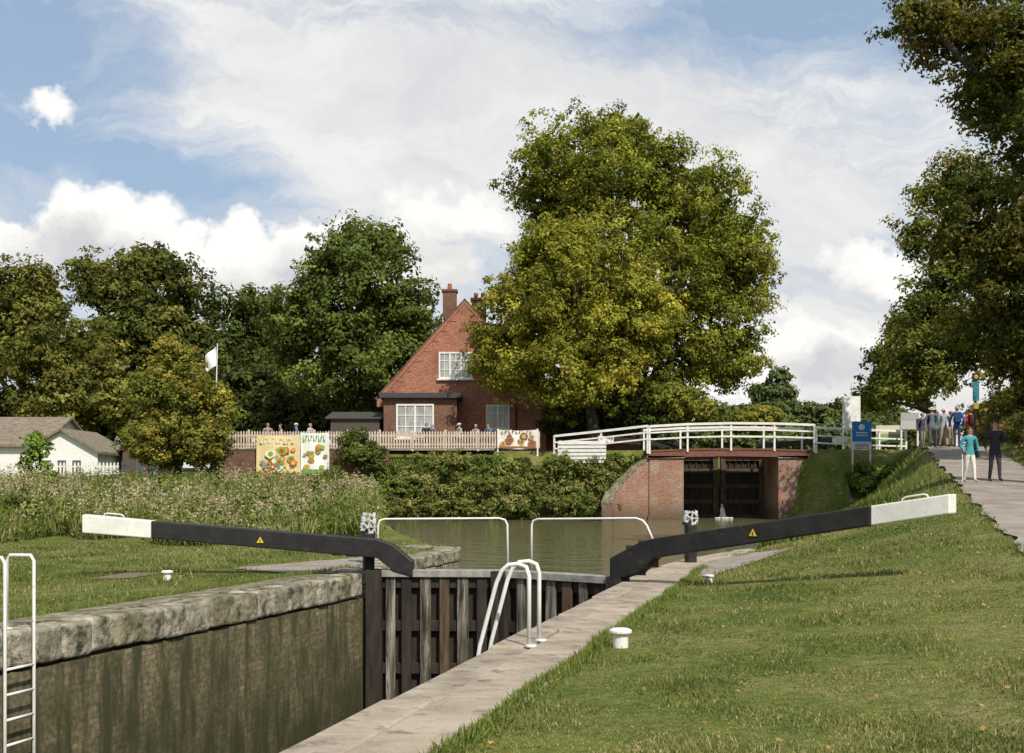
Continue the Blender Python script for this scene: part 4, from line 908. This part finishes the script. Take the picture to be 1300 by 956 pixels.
m=26000; t=rng.uniform(30,64,m); X=np.interp(t,[30,32,42,55,62],[6.2,7.4,10.4,15.6,18.6])+rng.exponential(.8,m); Y=t; ok=(X<Xe(Y)-.2)&(sdist(X,Y)>.1); X=X[ok];Y=Y[ok]; n=len(X)
hgt=rng.uniform(.12,.38,n); ln=rng.normal(size=(n,3))*.4; ln[:,2]=1; ln=unit(ln); side=unit(np.cross(ln,rdir(n)))
diamonds('bank_grass',np.stack([X,Y,hz(X,Y)],1)+ln*(hgt*.4)[:,None],ln*(hgt*.6)[:,None],side*.022,np.array([.14,.175,.045])*rng.uniform(.6,1.4,(n,1)),GRASSM)

# ------------------------------------------------------------------ sky + sun
SUN_EL,SUN_AZ=math.radians(46),math.radians(155)
w=bpy.data.worlds.new('World'); S.world=w; w.use_nodes=True; nt=w.node_tree; nt.nodes.clear()
out=nt.nodes.new('ShaderNodeOutputWorld'); bg=nt.nodes.new('ShaderNodeBackground'); nt.links.new(bg.outputs[0],out.inputs[0]); bg.inputs[1].default_value=.1
sky=nt.nodes.new('ShaderNodeTexSky'); sky.sky_type='NISHITA'; sky.sun_disc=False; sky.sun_elevation=SUN_EL; sky.sun_rotation=SUN_AZ; sky.air_density=1.0; sky.dust_density=1.5
tc=nt.nodes.new('ShaderNodeTexCoord'); sp=nt.nodes.new('ShaderNodeSeparateXYZ'); nt.links.new(tc.outputs['Generated'],sp.inputs[0])
def mth(op,a,b_=None,clamp=False):
    n=nt.nodes.new('ShaderNodeMath'); n.operation=op; n.use_clamp=clamp
    for s,v in zip(n.inputs,(a,b_)):
        if v is None: continue
        if hasattr(v,'links'): nt.links.new(v,s)
        else: s.default_value=v
    return n.outputs[0]
ay=mth('MAXIMUM',mth('ABSOLUTE',sp.outputs[1]),.15)
u=mth('DIVIDE',sp.outputs[0],ay); v=mth('DIVIDE',sp.outputs[2],ay)
cb=nt.nodes.new('ShaderNodeCombineXYZ'); nt.links.new(u,cb.inputs[0]); nt.links.new(v,cb.inputs[1]); UV=cb.outputs[0]
def nz(vec,scale,detail=8,rough=.55,dist=0,mscale=(1,1,1),rot=0,off=(0,0,0)):
    mp=nt.nodes.new('ShaderNodeMapping'); mp.inputs['Scale'].default_value=mscale; mp.inputs['Rotation'].default_value=(0,0,rot); mp.inputs['Location'].default_value=off
    nt.links.new(vec,mp.inputs[0]); n=N(nt,'ShaderNodeTexNoise',Scale=scale,Detail=detail,Roughness=rough,Distortion=dist); nt.links.new(mp.outputs[0],n.inputs['Vector']); return n
def blob(px,py,rx,ry,amp,warp,inner=.2):
    m=nt.nodes.new('ShaderNodeVectorMath'); m.operation='MULTIPLY_ADD'; nt.links.new(warp,m.inputs[0]); m.inputs[1].default_value=(F/rx,F/ry,0); m.inputs[2].default_value=(-(px-CX)/rx,-(HY-py)/ry,0)
    l=nt.nodes.new('ShaderNodeVectorMath'); l.operation='LENGTH'; nt.links.new(m.outputs[0],l.inputs[0])
    mr=nt.nodes.new('ShaderNodeMapRange'); mr.inputs[1].default_value=1.3; mr.inputs[2].default_value=inner; mr.inputs[3].default_value=0; mr.inputs[4].default_value=amp
    nt.links.new(l.outputs['Value'],mr.inputs[0]); return mr.outputs[0]
def vadd(a,off):
    n=nt.nodes.new('ShaderNodeVectorMath'); n.operation='ADD'; nt.links.new(a,n.inputs[0]); n.inputs[1].default_value=off; return n.outputs[0]
def warp(src,scale,amt,det=5):
    wn=nz(src,scale,det,.62); wv=nt.nodes.new('ShaderNodeVectorMath'); wv.operation='MULTIPLY_ADD'; nt.links.new(wn.outputs['Color'],wv.inputs[0]); wv.inputs[1].default_value=(amt,amt,0); wv.inputs[2].default_value=(-amt/2,-amt/2,0)
    wa=nt.nodes.new('ShaderNodeVectorMath'); wa.operation='ADD'; nt.links.new(src,wa.inputs[0]); nt.links.new(wv.outputs[0],wa.inputs[1]); return wa.outputs[0]
WU=warp(UV,6,.13,5); WU2=warp(UV,13,.085,5)
fine=nz(WU,4.5,7,.66,.5,(1,2.6,1),-.32,(1.2,.4,0)).outputs[0]
f=mth('SUBTRACT',mth('MULTIPLY',fine,1.5),.50)
for bl_ in ((480,110,400,160,.42),(330,30,240,110,.2),(760,110,260,90,.3),(1010,230,300,130,.5),(600,270,480,170,.35),(1080,430,300,160,.4)):
    f=mth('ADD',f,blob(*bl_,WU))
for bl_ in ((50,60,210,110,.45),(960,20,280,60,.42),(200,205,150,62,.62),(20,180,110,50,.5),(300,262,110,34,.4),(1130,300,70,36,.35)):
    f=mth('SUBTRACT',f,blob(*bl_,WU))
f=mth('MULTIPLY',f,1.5,True)
CU=((125,275,108,66,1.2),(62,130,60,32,.66),(5,320,110,58,1.2),(200,330,105,48,1.1),(320,325,84,50,1.2),(405,305,85,50,1.15),(520,335,120,60,1.1),(580,270,110,60,.8),(1105,345,78,48,1.0),(1050,440,160,46,.95),(1030,490,200,38,1))
def dens(W):
    cu=None
    for bl_ in CU:
        b_=blob(*bl_,W); cu=b_ if cu is None else mth('MAXIMUM',cu,b_)
    return cu
cn=nz(UV,15,6,.6)
dn=mth('ADD',dens(WU2),mth('MULTIPLY',mth('SUBTRACT',cn.outputs[0],.5),1.0))
cuf=mth('MULTIPLY',mth('SUBTRACT',dn,.40),4.6,True)
up=dens(vadd(WU2,(.012,.026,0)))          # how much cloud lies above: thick overhead = shaded base
sh=nz(WU2,8,5,.6,0,(1,1.4,1),0,(.7,.2,0)).outputs[0]
lit=mth('SUBTRACT',mth('ADD',1.18,mth('MULTIPLY',mth('SUBTRACT',sh,.5),2.6)),mth('MULTIPLY',up,.85))
shr=ramp(nt,lit,[(6.6,6.65,6.9),(8.4,8.25,8.1),(10.4,10.2,9.9)],.0,.85)
hzn=nt.nodes.new('ShaderNodeMapRange'); hzn.inputs[1].default_value=.17; hzn.inputs[2].default_value=.04; hzn.inputs[4].default_value=.8; nt.links.new(v,hzn.inputs[0])
blue=mix(nt,sky.outputs[0],(4.7,6.2,8.2,1),.55)
cirr=ramp(nt,fine,[(7.4,7.45,7.6),(9.2,9.1,8.9)],.36,.62)
c=mix(nt,blue,cirr,mth('MULTIPLY',f,.95))
c=mix(nt,c,(8.6,8.35,8.1,1),hzn.outputs[0])
c=mix(nt,c,shr,cuf)
nt.links.new(c,bg.inputs[0])
try: w.cycles.sampling_method='NONE'
except Exception as ex: print('ws',ex)
sd=bpy.data.lights.new('sun','SUN'); sd.energy=5.0; sd.angle=math.radians(.6); sd.color=(1,.93,.81); so=bpy.data.objects.new('sun',sd); COL.objects.link(so)
dv=Vector((math.sin(SUN_AZ)*math.cos(SUN_EL),math.cos(SUN_AZ)*math.cos(SUN_EL),math.sin(SUN_EL))); so.rotation_euler=dv.to_track_quat('Z','Y').to_euler(); so.location=(0,0,60)

cam=bpy.data.cameras.new('camera'); co=bpy.data.objects.new('camera',cam); COL.objects.link(co); co.location=(0,0,EYE); co.rotation_euler=(math.radians(90),0,0)
cam.sensor_width=36; cam.lens=F/1300*36; cam.shift_y=(HY-478)/1300; cam.clip_start=.1; cam.clip_end=6000; S.camera=co
S.view_settings.view_transform='Standard'; S.view_settings.look='None'; S.view_settings.exposure=0
